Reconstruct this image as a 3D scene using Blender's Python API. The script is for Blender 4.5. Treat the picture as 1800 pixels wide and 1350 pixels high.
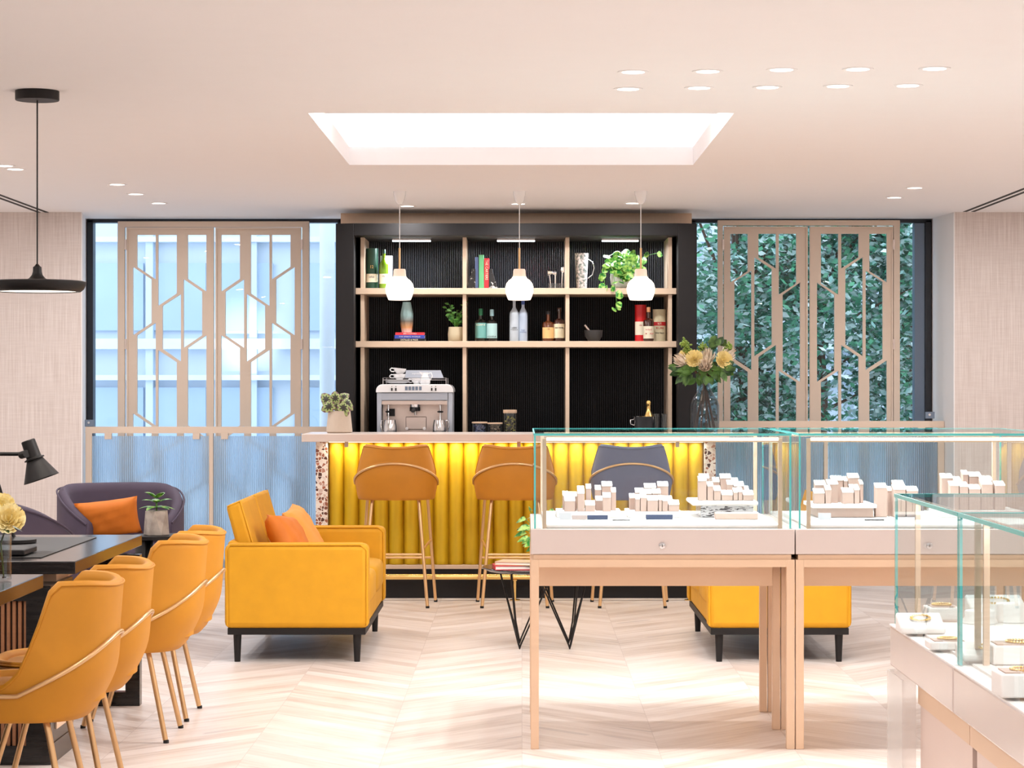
import bpy, bmesh, math, random
from mathutils import Vector, Matrix
random.seed(7)
PI = math.pi
for o in list(bpy.data.objects): bpy.data.objects.remove(o)
sc = bpy.context.scene
col = sc.collection

# ------------------------------------------------------------------ camera
F, VX, VY, EYE = 4000.0, 917.0, 672.0, 1.4          # focal length in px, vanishing point, eye height
cam_d = bpy.data.cameras.new('camera'); cam = bpy.data.objects.new('camera', cam_d); col.objects.link(cam)
cam.location = (0, 0, EYE); cam.rotation_euler = (PI/2, 0, 0)
cam_d.sensor_width = 36; cam_d.lens = F/1800*36
cam_d.shift_x = (900-VX)/1800; cam_d.shift_y = (VY-675)/1800
cam_d.clip_start = .1; cam_d.clip_end = 200
sc.camera = cam
# ------------------------------------------------------------------ world, exposure, sampling
sc.view_settings.view_transform = 'Standard'; sc.view_settings.look = 'None'
sc.view_settings.gamma = 1; sc.view_settings.use_curve_mapping = False
sc.view_settings.exposure = -0.08
cy = sc.cycles
cy.use_denoising = True; cy.max_bounces = 14; cy.diffuse_bounces = 5; cy.glossy_bounces = 5
cy.transmission_bounces = 10; cy.transparent_max_bounces = 28; cy.sample_clamp_indirect = 6
cy.caustics_reflective = False; cy.caustics_refractive = False
world = bpy.data.worlds.new('world'); sc.world = world; world.use_nodes = True
bg = world.node_tree.nodes['Background']
bg.inputs[0].default_value = (.86, .93, 1.0, 1); bg.inputs[1].default_value = 2.7

def lin(c): 
    c = c/255.
    return c/12.92 if c <= .04045 else ((c+.055)/1.055)**2.4
def rgb(r, g, b): return (lin(r), lin(g), lin(b), 1)
def area(name, loc, sx, sy, power, color=(1, .95, .9), rot=(0, 0, 0), spread=PI, disk=False, parent=None):
    d = bpy.data.lights.new(name, 'AREA'); d.shape = 'ELLIPSE' if disk else 'RECTANGLE'
    d.size = sx; d.size_y = sy; d.energy = power; d.color = color; d.spread = spread
    o = bpy.data.objects.new(name, d); col.objects.link(o); o.location = loc; o.rotation_euler = rot
    if parent: o.parent = parent
    return o
CEIL = 2.592
LK = .52        # common dimmer of the ceiling downlights
# ------------------------------------------------------------------ helpers
def PX(x, Y): return (x-VX)*Y/F
def PZ(y, Y): return EYE-(y-VY)*Y/F
def YC(y): return (CEIL-EYE)*F/(VY-y)      # depth of a ceiling pixel row

class MB:
    def __init__(s): s.v = []; s.f = []
    def add(s, vs, fs, M=None):
        n = len(s.v)
        s.v += [tuple(M @ Vector(p)) if M else tuple(p) for p in vs]
        s.f += [tuple(i+n for i in f) for f in fs]; return s
    def box(s, x0, x1, y0, y1, z0, z1, M=None):
        return s.add([(x0,y0,z0),(x1,y0,z0),(x1,y1,z0),(x0,y1,z0),(x0,y0,z1),(x1,y0,z1),(x1,y1,z1),(x0,y1,z1)],
            [(0,3,2,1),(4,5,6,7),(0,1,5,4),(1,2,6,5),(2,3,7,6),(3,0,4,7)], M)
    def prism(s, poly, a, b, axis='y', M=None):
        n = len(poly)
        def p3(p, t):
            return (p[0], t, p[1]) if axis == 'y' else (t, p[0], p[1]) if axis == 'x' else (p[0], p[1], t)
        vs = [p3(p, a) for p in poly]+[p3(p, b) for p in poly]
        fs = [tuple(range(n)), tuple(range(2*n-1, n-1, -1))]+[(i, (i+1) % n, (i+1) % n+n, i+n) for i in range(n)]
        return s.add(vs, fs, M)
    def grid(s, fn, nu, nv, cu=False, cv=False, M=None):
        vs = [fn(i/(nu if cu else nu-1), j/(nv if cv else nv-1)) for i in range(nu) for j in range(nv)]
        fs = []
        for i in range(nu if cu else nu-1):
            for j in range(nv if cv else nv-1):
                a = i*nv+j; b = ((i+1) % nu)*nv+j; c = ((i+1) % nu)*nv+(j+1) % nv; d = i*nv+(j+1) % nv
                fs.append((a, b, c, d))
        return s.add(vs, fs, M)
    def lathe(s, prof, n=24, c=(0, 0, 0), M=None, cap=True):
        m = len(prof); vs = []; fs = []
        for i in range(n):
            a = 2*PI*i/n
            for r, z in prof: vs.append((c[0]+r*math.cos(a), c[1]+r*math.sin(a), c[2]+z))
        for i in range(n):
            k = (i+1) % n
            for j in range(m-1): fs.append((i*m+j, k*m+j, k*m+j+1, i*m+j+1))
        if cap and prof[0][0] > 1e-5: fs.append(tuple(i*m for i in range(n))[::-1])
        if cap and prof[-1][0] > 1e-5: fs.append(tuple(i*m+m-1 for i in range(n)))
        return s.add(vs, fs, M)
    def cyl(s, p0, p1, r0, r1=None, n=12): return s.tube([p0, p1], r0, n, r1=r1)
    def tube(s, pts, r, n=8, closed=False, r1=None, M=None):
        pts = [Vector(p) for p in pts]; m = len(pts); vs = []; fs = []
        up = None
        for i, p in enumerate(pts):
            if closed: t = (pts[(i+1) % m]-pts[i-1])
            else: t = pts[min(i+1, m-1)]-pts[max(i-1, 0)]
            t.normalize()
            if up is None:
                up = Vector((0, 0, 1)) if abs(t.z) < .9 else Vector((1, 0, 0))
            a = t.cross(up)
            if a.length < 1e-4: a = t.cross(Vector((0, 1, .1)))
            a.normalize(); b = a.cross(t).normalized(); up = b
            rr = r if r1 is None else r+(r1-r)*i/(m-1)
            for k in range(n):
                an = 2*PI*k/n; vs.append(p+a*math.cos(an)*rr+b*math.sin(an)*rr)
        for i in range(m if closed else m-1):
            q = (i+1) % m
            for k in range(n):
                k2 = (k+1) % n; fs.append((i*n+k, i*n+k2, q*n+k2, q*n+k))
        if not closed: fs += [tuple(range(n))[::-1], tuple(range((m-1)*n, m*n))]
        return s.add(vs, fs, M)
    def ball(s, c, rx, ry=None, rz=None, n=14, e=1.0, M=None):
        ry = ry or rx; rz = rz or rx
        def pw(x): return math.copysign(abs(x)**e, x)
        def fn(u, w):
            a = 2*PI*u; b = PI*(w-.5)
            return (c[0]+rx*pw(math.cos(b))*pw(math.cos(a)), c[1]+ry*pw(math.cos(b))*pw(math.sin(a)), c[2]+rz*pw(math.sin(b)))
        return s.grid(fn, n*2, n, cu=True, M=M)
    def leaf(s, base, d, L, w, droop=.3, fold=.15, n=4, face=None):
        base = Vector(base); d = Vector(d).normalized()
        side = d.cross(Vector(face or (0, 0, 1)))
        if side.length < .05: side = Vector((random.uniform(-1, 1), random.uniform(-1, 1), 0))
        side.normalize(); nrm = side.cross(d).normalized(); vs = []; fs = []
        for i in range(n+1):
            t = i/n; ww = w*math.sin(PI*min(1, t**.8*.97+.03))**.8*.5
            c = base+d*L*t-Vector((0, 0, 1))*droop*L*t*t
            vs += [c-side*ww+nrm*fold*ww, c, c+side*ww+nrm*fold*ww]
        for i in range(n):
            a = i*3; fs += [(a, a+1, a+4, a+3), (a+1, a+2, a+5, a+4)]
        return s.add(vs, fs)
    def pillow(s, w, h, t, M=None, n=14):
        for sg in (1, -1):
            def fn(u, v, sg=sg):
                a = u*2-1; b = v*2-1
                k = ((1-a**4)*(1-b**4))
                k = max(k, 0)**.5
                pull = 1-.07*(1-abs(b)**2)*abs(a)**3; pull2 = 1-.07*(1-abs(a)**2)*abs(b)**3
                wr = .05*math.sin(9*a+5*b)*k+.04*math.sin(13*b-4*a)*k
                return (a*w/2*pull, sg*t/2*k*(1+wr), b*h/2*pull2)
            s.grid(fn, n, n, M=M)
        return s
    def xf(s, M): s.v = [tuple(M @ Vector(p)) for p in s.v]; return s
    def build(s, name, mat, parent=None, smooth=30, bevel=0, seg=2, recalc=True, world=True, sub=0):
        me = bpy.data.meshes.new(name)
        vs = s.v
        if parent is not None and world:
            off = Vector((0, 0, 0)); p = parent
            while p is not None: off += p.location; p = p.parent
            vs = [tuple(Vector(q)-off) for q in vs]
        me.from_pydata([tuple(q) for q in vs], [], s.f)
        if recalc:
            bm = bmesh.new(); bm.from_mesh(me)
            bmesh.ops.remove_doubles(bm, verts=bm.verts, dist=1e-5)
            bmesh.ops.recalc_face_normals(bm, faces=bm.faces); bm.to_mesh(me); bm.free()
        for p in me.polygons: p.use_smooth = True
        if smooth is not None: me.set_sharp_from_angle(angle=math.radians(smooth))
        me.materials.append(mat)
        o = bpy.data.objects.new(name, me); col.objects.link(o)
        if parent is not None: o.parent = parent
        if bevel:
            b = o.modifiers.new('bevel', 'BEVEL'); b.width = bevel; b.segments = seg; b.limit_method = 'ANGLE'
            b.angle_limit = math.radians(40)
        if sub:
            b = o.modifiers.new('sub', 'SUBSURF'); b.levels = sub; b.render_levels = sub
        return o

def tag(o, label, cat, group=None):
    o['label'] = label; o['category'] = cat
    if group: o['group'] = group
    return o
def thing(name, label, cat, loc=(0, 0, 0), rz=0, group=None):
    o = bpy.data.objects.new(name, None); col.objects.link(o); o.location = loc; o.rotation_euler = (0, 0, rz)
    o.empty_display_size = .05
    return tag(o, label, cat, group)
def struct(name, mb, m, parent=None, **k):
    o = mb.build(name, m, parent, **k)
    if parent is None: o['kind'] = 'structure'
    return o
def stuct_empty(name, loc=(0, 0, 0)):
    o = bpy.data.objects.new(name, None); col.objects.link(o); o.location = loc; o['kind'] = 'structure'; return o
def kids(o): return [c for c in bpy.data.objects if c.parent == o]
def dup(o, loc, rz=None, label=None, group=None):
    r = o.copy(); col.objects.link(r); r.location = loc
    if rz is not None: r.rotation_euler = (0, 0, rz)
    if label: r['label'] = label
    if group: r['group'] = group
    for ch in kids(o):
        c = ch.copy(); col.objects.link(c); c.parent = r
        for g in kids(ch):
            d = g.copy(); col.objects.link(d); d.parent = c
    return r
def plate_mesh(outer, holes, y0, y1):
    """a flat plate in the XZ plane with holes, thickness y0..y1"""
    cu = bpy.data.curves.new('tmp', 'CURVE'); cu.dimensions = '2D'; cu.fill_mode = 'BOTH'; cu.extrude = abs(y1-y0)/2
    for poly in [outer]+holes:
        sp = cu.splines.new('POLY'); sp.points.add(len(poly)-1); sp.use_cyclic_u = True
        for i, p in enumerate(poly): sp.points[i].co = (p[0], p[1], 0, 1)
    return curve_to_mb(cu, lambda v: (v[0], (y0+y1)/2-v[2], v[1]))
def curve_to_mb(cu, fn):
    o = bpy.data.objects.new('tmp', cu); col.objects.link(o)
    dg = bpy.context.evaluated_depsgraph_get()
    me = bpy.data.meshes.new_from_object(o.evaluated_get(dg))
    mb = MB(); mb.add([fn(v.co) for v in me.vertices], [tuple(p.vertices) for p in me.polygons])
    bpy.data.objects.remove(o); bpy.data.curves.remove(cu); bpy.data.meshes.remove(me)
    return mb
def text_mb(txt, size, pos, R=None, vertical=False, depth=.0006, width=None):
    """lettering facing -Y, centred at pos; wrapped on a cylinder of radius R"""
    cu = bpy.data.curves.new('tmp', 'FONT'); cu.body = txt; cu.size = size; cu.align_x = 'CENTER'; cu.align_y = 'CENTER'
    cu.extrude = depth; cu.resolution_u = 2
    def fn(v):
        x, z, y = v[0], v[1], -v[2]
        if vertical: x, z = z, -x
        if R: 
            a = x/R; return (pos[0]+(R-y)*math.sin(a), pos[1]+R-(R-y)*math.cos(a), pos[2]+z)
        return (pos[0]+x, pos[1]+y, pos[2]+z)
    mb = curve_to_mb(cu, fn)
    if width:
        xs = [v[2 if vertical else 0] for v in mb.v]; k = width/max(1e-6, max(xs)-min(xs)); ax = 2 if vertical else 0
        mb.v = [tuple(pos[ax]+(c-pos[ax])*k if i == ax else c for i, c in enumerate(v)) for v in mb.v]
    return mb

# ------------------------------------------------------------------ materials
def nodes(name):
    m = bpy.data.materials.new(name); m.use_nodes = True; nt = m.node_tree
    return m, nt, nt.nodes['Principled BSDF']
def mk(nt, typ, **kw):
    n = nt.nodes.new(typ)
    for k, v in kw.items():
        if k in n.inputs: n.inputs[k].default_value = v
        else: setattr(n, k, v)
    return n
def mat(name, c, rough=.5, metal=0, var=.06, scale=8, bump=0, sheen=0, coat=0, emit=0, ec=None, spec=None, stretch=(1, 1, 1), trans=0):
    m, nt, b = nodes(name)
    tc = mk(nt, 'ShaderNodeTexCoord'); mp = mk(nt, 'ShaderNodeMapping'); mp.inputs['Scale'].default_value = stretch
    nt.links.new(tc.outputs['Object'], mp.inputs[0])
    no = mk(nt, 'ShaderNodeTexNoise'); no.inputs['Scale'].default_value = scale; no.inputs['Detail'].default_value = 3
    nt.links.new(mp.outputs[0], no.inputs['Vector'])
    mx = mk(nt, 'ShaderNodeMix', data_type='RGBA')
    mx.inputs['A'].default_value = tuple(x*(1-var) for x in c[:3])+(1,); mx.inputs['B'].default_value = tuple(min(1, x*(1+var)) for x in c[:3])+(1,)
    nt.links.new(no.outputs['Fac'], mx.inputs['Factor']); nt.links.new(mx.outputs['Result'], b.inputs['Base Color'])
    b.inputs['Roughness'].default_value = rough; b.inputs['Metallic'].default_value = metal
    if sheen: b.inputs['Sheen Weight'].default_value = sheen; b.inputs['Sheen Roughness'].default_value = .4
    if sheen: b.inputs['Sheen Tint'].default_value = tuple(min(1, x*1.3+.1) for x in c[:3])+(1,)
    if coat: b.inputs['Coat Weight'].default_value = coat; b.inputs['Coat Roughness'].default_value = .08
    if spec is not None: b.inputs['Specular IOR Level'].default_value = spec
    if trans: b.inputs['Transmission Weight'].default_value = trans
    if emit: b.inputs['Emission Strength'].default_value = emit; b.inputs['Emission Color'].default_value = ec or c
    if bump:
        bp = mk(nt, 'ShaderNodeBump'); bp.inputs['Strength'].default_value = bump; bp.inputs['Distance'].default_value = .004
        nt.links.new(no.outputs['Fac'], bp.inputs['Height']); nt.links.new(bp.outputs[0], b.inputs['Normal'])
    return m
def glassmat(name, tint=(1, 1, 1, 1), ior=1.45, refl=1.0, haze=0, hazec=(.9, .95, 1, 1)):
    m, nt, b = nodes(name); out = nt.nodes['Material Output']; nt.nodes.remove(b)
    tr = mk(nt, 'ShaderNodeBsdfTransparent'); tr.inputs[0].default_value = tint
    gl = mk(nt, 'ShaderNodeBsdfGlossy'); gl.inputs['Roughness'].default_value = .0
    fr = mk(nt, 'ShaderNodeFresnel'); fr.inputs[0].default_value = ior
    mu = mk(nt, 'ShaderNodeMath', operation='MULTIPLY'); mu.inputs[1].default_value = refl
    nt.links.new(fr.outputs[0], mu.inputs[0])
    geo = mk(nt, 'ShaderNodeNewGeometry')
    mu2 = mk(nt, 'ShaderNodeMath', operation='MULTIPLY'); sb = mk(nt, 'ShaderNodeMath', operation='SUBTRACT'); sb.inputs[0].default_value = 1
    nt.links.new(geo.outputs['Backfacing'], sb.inputs[1]); nt.links.new(mu.outputs[0], mu2.inputs[0]); nt.links.new(sb.outputs[0], mu2.inputs[1])
    ms = mk(nt, 'ShaderNodeMixShader'); nt.links.new(mu2.outputs[0], ms.inputs[0]); nt.links.new(tr.outputs[0], ms.inputs[1]); nt.links.new(gl.outputs[0], ms.inputs[2])
    last = ms
    if haze:
        df = mk(nt, 'ShaderNodeBsdfDiffuse'); df.inputs[0].default_value = hazec
        m2 = mk(nt, 'ShaderNodeMixShader'); m2.inputs[0].default_value = haze
        nt.links.new(ms.outputs[0], m2.inputs[1]); nt.links.new(df.outputs[0], m2.inputs[2]); last = m2
    nt.links.new(last.outputs[0], out.inputs[0]); return m

def wallcover():
    m, nt, b = nodes('woven grasscloth wallcovering')
    tc = mk(nt, 'ShaderNodeTexCoord')
    outs = []
    for st in ((160, 160, 3), (9, 9, 160)):
        mp = mk(nt, 'ShaderNodeMapping'); mp.inputs['Scale'].default_value = st
        nt.links.new(tc.outputs['Object'], mp.inputs[0]); n = mk(nt, 'ShaderNodeTexNoise'); n.inputs['Scale'].default_value = 1; n.inputs['Detail'].default_value = 3
        nt.links.new(mp.outputs[0], n.inputs['Vector']); outs.append(n)
    mx = mk(nt, 'ShaderNodeMix', data_type='FLOAT'); mx.inputs['Factor'].default_value = .22
    nt.links.new(outs[0].outputs['Fac'], mx.inputs['A']); nt.links.new(outs[1].outputs['Fac'], mx.inputs['B'])
    cr = mk(nt, 'ShaderNodeValToRGB'); cr.color_ramp.elements[0].position = .33; cr.color_ramp.elements[1].position = .66
    cr.color_ramp.elements[0].color = rgb(198, 184, 178); cr.color_ramp.elements[1].color = rgb(222, 212, 207)
    nt.links.new(mx.outputs['Result'], cr.inputs[0]); nt.links.new(cr.outputs[0], b.inputs['Base Color'])
    b.inputs['Roughness'].default_value = .8
    return m
def floormat():
    m, nt, b = nodes('pale limed oak chevron planks')
    tc = mk(nt, 'ShaderNodeTexCoord'); sx = mk(nt, 'ShaderNodeSeparateXYZ'); nt.links.new(tc.outputs['Object'], sx.inputs[0])
    def M(op, a, bb=None, c=None):
        n = mk(nt, 'ShaderNodeMath', operation=op)
        for i, v in enumerate((a, bb, c)):
            if v is None: continue
            if isinstance(v, (int, float)): n.inputs[i].default_value = v
            else: nt.links.new(v, n.inputs[i])
        return n.outputs[0]
    x, y = sx.outputs[0], sx.outputs[1]
    W = .52
    tri = M('PINGPONG', x, W)                       # zig-zag
    colid = M('FLOOR', M('DIVIDE', x, W))
    v = M('DIVIDE', M('ADD', y, tri), .13)
    pid = M('FLOOR', v); fr = M('FRACT', v)
    fx = M('FRACT', M('DIVIDE', x, W))
    cb = mk(nt, 'ShaderNodeCombineXYZ'); nt.links.new(colid, cb.inputs[0]); nt.links.new(pid, cb.inputs[1])
    wn = mk(nt, 'ShaderNodeTexWhiteNoise', noise_dimensions='2D'); nt.links.new(cb.outputs[0], wn.inputs['Vector'])
    # grain along plank direction
    along = M('SUBTRACT', y, tri)
    cg = mk(nt, 'ShaderNodeCombineXYZ'); nt.links.new(M('MULTIPLY', M('ADD', y, tri), 22), cg.inputs[0]); nt.links.new(M('MULTIPLY', along, 1.6), cg.inputs[1]); nt.links.new(M('MULTIPLY', wn.outputs['Value'], 20), cg.inputs[2])
    gn = mk(nt, 'ShaderNodeTexNoise'); gn.inputs['Scale'].default_value = 1; gn.inputs['Detail'].default_value = 5; gn.inputs['Roughness'].default_value = .65; nt.links.new(cg.outputs[0], gn.inputs['Vector'])
    gn2 = mk(nt, 'ShaderNodeTexNoise'); gn2.inputs['Scale'].default_value = .33; gn2.inputs['Detail'].default_value = 2; nt.links.new(cg.outputs[0], gn2.inputs['Vector'])
    fac = M('ADD', M('MULTIPLY', gn.outputs['Fac'], .75), M('MULTIPLY', wn.outputs['Value'], .28))
    cr = mk(nt, 'ShaderNodeValToRGB'); e = cr.color_ramp.elements
    e[0].position = .28; e[0].color = rgb(194, 176, 164); e[1].position = .74; e[1].color = rgb(232, 222, 216)
    k = e.new(.5); k.color = rgb(219, 205, 196)
    nt.links.new(fac, cr.inputs[0])
    seam = M('MAXIMUM', M('LESS_THAN', fr, .02), M('LESS_THAN', fx, .005))
    knot = M('GREATER_THAN', gn2.outputs['Fac'], .70)
    m1 = mk(nt, 'ShaderNodeMix', data_type='RGBA'); m1.inputs['B'].default_value = rgb(190, 174, 166)
    nt.links.new(M('MULTIPLY', seam, .7), m1.inputs['Factor']); nt.links.new(cr.outputs[0], m1.inputs['A'])
    m2 = mk(nt, 'ShaderNodeMix', data_type='RGBA'); m2.inputs['B'].default_value = rgb(150, 140, 140)
    nt.links.new(M('MULTIPLY', knot, .35), m2.inputs['Factor']); nt.links.new(m1.outputs['Result'], m2.inputs['A'])
    nt.links.new(m2.outputs['Result'], b.inputs['Base Color'])
    b.inputs['Roughness'].default_value = .38; b.inputs['Specular IOR Level'].default_value = .35
    return m
def terrazzo():
    m, nt, b = nodes('brown chip terrazzo')
    tc = mk(nt, 'ShaderNodeTexCoord'); vo = mk(nt, 'ShaderNodeTexVoronoi', feature='DISTANCE_TO_EDGE'); vo.inputs['Scale'].default_value = 48
    v2 = mk(nt, 'ShaderNodeTexVoronoi'); v2.inputs['Scale'].default_value = 48
    for v in (vo, v2): nt.links.new(tc.outputs['Object'], v.inputs['Vector'])
    gt = mk(nt, 'ShaderNodeMath', operation='GREATER_THAN'); gt.inputs[1].default_value = .085; nt.links.new(vo.outputs['Distance'], gt.inputs[0])
    cr = mk(nt, 'ShaderNodeValToRGB'); e = cr.color_ramp.elements
    e[0].color = rgb(70, 40, 34); e[1].color = rgb(235, 225, 215); e[1].position = .8; k = e.new(.4); k.color = rgb(170, 105, 80)
    sp = mk(nt, 'ShaderNodeSeparateColor'); nt.links.new(v2.outputs['Color'], sp.inputs[0]); nt.links.new(sp.outputs[0], cr.inputs[0])
    mx = mk(nt, 'ShaderNodeMix', data_type='RGBA'); mx.inputs['A'].default_value = rgb(236, 226, 216)
    nt.links.new(gt.outputs[0], mx.inputs['Factor']); nt.links.new(cr.outputs[0], mx.inputs['B']); nt.links.new(mx.outputs['Result'], b.inputs['Base Color'])
    b.inputs['Roughness'].default_value = .3
    return m
def streaky(name, c0, c1, scale, stretch, rough=.5, lo=.4, hi=.6, metal=0, spec=.5, dist=0):
    m, nt, b = nodes(name); tc = mk(nt, 'ShaderNodeTexCoord'); mp = mk(nt, 'ShaderNodeMapping'); mp.inputs['Scale'].default_value = stretch
    nt.links.new(tc.outputs['Object'], mp.inputs[0]); n = mk(nt, 'ShaderNodeTexNoise'); n.inputs['Scale'].default_value = scale; n.inputs['Detail'].default_value = 4; n.inputs['Distortion'].default_value = dist
    nt.links.new(mp.outputs[0], n.inputs['Vector']); cr = mk(nt, 'ShaderNodeValToRGB'); e = cr.color_ramp.elements
    e[0].position = lo; e[0].color = c0; e[1].position = hi; e[1].color = c1
    nt.links.new(n.outputs['Fac'], cr.inputs[0]); nt.links.new(cr.outputs[0], b.inputs['Base Color'])
    b.inputs['Roughness'].default_value = rough; b.inputs['Metallic'].default_value = metal; b.inputs['Specular IOR Level'].default_value = spec
    return m
def leafmat(name, c0, c1, scale=30, rough=.4):
    m = streaky(name, c0, c1, scale, (1, 1, 1), rough, .42, .58); return m

M_wall = wallcover(); M_floor = floormat(); M_terr = terrazzo()
M_ceil = mat('ceiling paint', rgb(245, 243, 244), .85, var=.01)
M_white = mat('white paint', rgb(240, 238, 238), .7, var=.01)
M_plain = mat('plain wall paint', rgb(236, 232, 230), .8, var=.01)
M_black = mat('satin black paint', rgb(30, 28, 29), .6, var=.1, spec=.25)
M_bframe0 = mat('matt black groove shade', rgb(12, 12, 13), .8, var=.1, spec=.1)  # shade of the grooves between the ribs, put into the colour
M_rib = mat('black ribs in lit grey', rgb(58, 60, 66), .25, var=.1)  # black ribs greyed: the light on them is in the colour
M_bframe = mat('black window metal', rgb(26, 30, 38), .4, var=.1)
M_grey = mat('grey window metal', rgb(110, 125, 145), .5, var=.05)
M_champ = mat('champagne powder coated metal', rgb(218, 198, 180), .5, metal=0, var=.03)
M_oakled = mat('champagne shelf metal', rgb(214, 190, 166), .38, metal=.25, var=.04, stretch=(1, 1, 12))
M_copper = mat('rose gold satin metal', rgb(230, 198, 168), .42, metal=.1, var=.02)
M_body = mat('pale blush lacquer', rgb(218, 205, 200), .25, var=.01, coat=.3)
M_deck = mat('white leatherette deck', rgb(245, 242, 240), .55, var=.01)
M_blk = mat('shaded cream display leather', rgb(200, 174, 162), .55, var=.03, scale=30)  # leather darkened: the shade on the block faces is in the colour
M_glass = glassmat('clear showcase glass', (.965, .985, .985, 1), 1.5, 1.0)
M_gtop = glassmat('clear glass top', (.94, .98, .98, 1), 1.5, 1.0)
M_gedge = mat('teal glass edge', rgb(84, 190, 190), .25, var=.25, scale=3)
M_wglass = glassmat('window glass', (.90, .96, 1, 1), 1.5, 1.0)
M_vglass = glassmat('smoky vase glass', (.72, .78, .82, 1), 1.5, 1.6)
M_cglass = glassmat('clear tumbler glass', (.86, .9, .92, 1), 1.5, 1.8)
M_acry = glassmat('hazy acrylic', (.97, .97, .97, 1), 1.5, 1.0, haze=.3, hazec=(.9, .87, .85, 1))
M_sofa = mat('mustard yellow velvet', rgb(208, 148, 12), .75, var=.1, scale=12, sheen=.1)
M_chair = mat('amber velvet', rgb(196, 130, 20), .65, var=.14, scale=7, sheen=.12)
M_stool = mat('amber velvet stool', rgb(188, 120, 14), .65, var=.14, scale=7, sheen=.12)
M_slate = mat('slate blue velvet', rgb(98, 104, 130), .7, var=.1, scale=9, sheen=.3)
M_tuft = mat('golden tufted velvet', rgb(206, 168, 14), .6, var=.12, scale=5, sheen=.2, stretch=(6, 6, 1))
M_orange = mat('burnt orange velvet', rgb(206, 112, 20), .7, var=.14, scale=10, sheen=.15)
M_peach = mat('soft orange velvet', rgb(226, 150, 62), .7, var=.1, scale=10, sheen=.3)
M_purple = mat('aubergine velvet', rgb(70, 58, 76), .75, var=.2, scale=9, sheen=.12)
M_brass = mat('pale brass', rgb(218, 178, 130), .32, metal=.75, var=.04)
M_gold = mat('polished brass', rgb(240, 205, 130), .22, metal=.95, var=.04)
M_chrome = mat('polished chrome', rgb(220, 220, 222), .12, metal=1, var=.02)
M_steel = mat('brushed steel', rgb(205, 190, 182), .28, metal=.9, var=.05, scale=40, stretch=(1, 1, 10))
M_desk = streaky('black stained ash', rgb(24, 23, 24), rgb(40, 38, 38), 6, (1, 12, 12), .16)
M_deskside = mat('bronze black lacquer', rgb(60, 52, 48), .3, var=.08)
M_slat = mat('walnut slats', rgb(170, 120, 86), .5, var=.12, scale=14, stretch=(1, 1, 10))
M_oak = mat('pale oak veneer', rgb(222, 190, 162), .5, var=.05, stretch=(14, 14, 1))
M_conc = streaky('grey concrete', rgb(160, 150, 142), rgb(188, 178, 168), 18, (1, 1, 1), .85)
M_leg = mat('black leg', rgb(26, 23, 23), .5, spec=.3)
M_marb = streaky('black marble', rgb(30, 30, 32), rgb(220, 220, 220), 16, (1, 1, 1), .3, .58, .64, dist=2)
M_porc = mat('white porcelain', rgb(240, 240, 242), .2, var=.01, coat=.5)
M_mach = mat('silver enamel', rgb(182, 188, 200), .35, metal=.2, var=.03)
M_rub = mat('black rubber', rgb(20, 20, 20), .7)
M_leafg = leafmat('green leaves', rgb(40, 92, 34), rgb(92, 150, 60))
M_leafp = leafmat('variegated leaves', rgb(40, 122, 44), rgb(164, 204, 100), 38)
M_leafd = leafmat('dark leaves', rgb(36, 66, 34), rgb(70, 104, 56))
M_leafl = leafmat('lime blooms', rgb(96, 126, 40), rgb(158, 182, 84), 60)
M_stem = mat('brown stems', rgb(96, 68, 54), .6)
M_paper = mat('book pages', rgb(236, 230, 222), .8)
M_petal = leafmat('yellow petals', rgb(246, 224, 150), rgb(252, 240, 190), 20, .7)
M_protea = leafmat('cream protea bracts', rgb(222, 202, 180), rgb(244, 232, 216), 26, .6)
M_label = mat('cream label paper', rgb(236, 228, 206), .7)
M_tag = mat('grey label card', rgb(196, 198, 204), .5)
M_navy = mat('navy card', rgb(40, 54, 84), .5)
M_ink = mat('black ink', rgb(30, 28, 30), .6)
def emis(name, c, s): return mat(name, c, .5, emit=s, ec=c, var=0)
E_lamp = emis('lit opal glass', rgb(255, 238, 214), 3.2)
E_neck = emis('faintly lit opal glass', rgb(236, 214, 196), .35)
E_down = emis('lit downlight', rgb(255, 248, 238), 5)
E_led = emis('lit white led', rgb(240, 248, 255), 5)
E_warm = emis('lit warm led', rgb(255, 232, 196), 3.0)
E_cove = emis('lit cove led', rgb(252, 252, 255), 8)
M_leafo = None

# ------------------------------------------------------------------ room shell
XL, XR, YB, YF = -5.2, 5.2, -3.0, 16.75
struct('floor', MB().box(XL, XR, YB, 16.9, -.12, 0), M_floor)
TX0, TX1, TY0, TY1 = -.945, .94, 10.08, 12.48
cl = MB()
for b in ((XL, TX0, YB, YF), (TX1, XR, YB, YF), (TX0, TX1, YB, TY0), (TX0, TX1, TY1, YF)):
    cl.box(b[0], b[1], b[2], b[3], CEIL, CEIL+.1)
struct('ceiling', cl, M_ceil)
# recessed tray with cove
g = .16; zt = CEIL+.30
tr = MB()
tr.box(TX0-g, TX1+g, TY0-g, TY1+g, zt, zt+.03)
tr.box(TX0-g-.03, TX0-g, TY0-g, TY1+g, CEIL+.1, zt+.03); tr.box(TX1+g, TX1+g+.03, TY0-g, TY1+g, CEIL+.1, zt+.03)
tr.box(TX0-g, TX1+g, TY0-g-.03, TY0-g, CEIL+.1, zt+.03); tr.box(TX0-g, TX1+g, TY1+g, TY1+g+.03, CEIL+.1, zt+.03)
struct('trim_1', tr, M_white)
cv = MB()
for a, b, c, d in ((TX0-g+.02, TX0-g+.05, TY0, TY1), (TX1+g-.05, TX1+g-.02, TY0, TY1), (TX0, TX1, TY0-g+.02, TY0-g+.05), (TX0, TX1, TY1+g-.05, TY1+g-.02)):
    cv.box(a, b, c, d, CEIL+.101, CEIL+.115)
tag(cv.build('cove_light_strip', E_cove), 'white light strip hidden round the ledge of the recessed ceiling tray', 'light strip')
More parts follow.
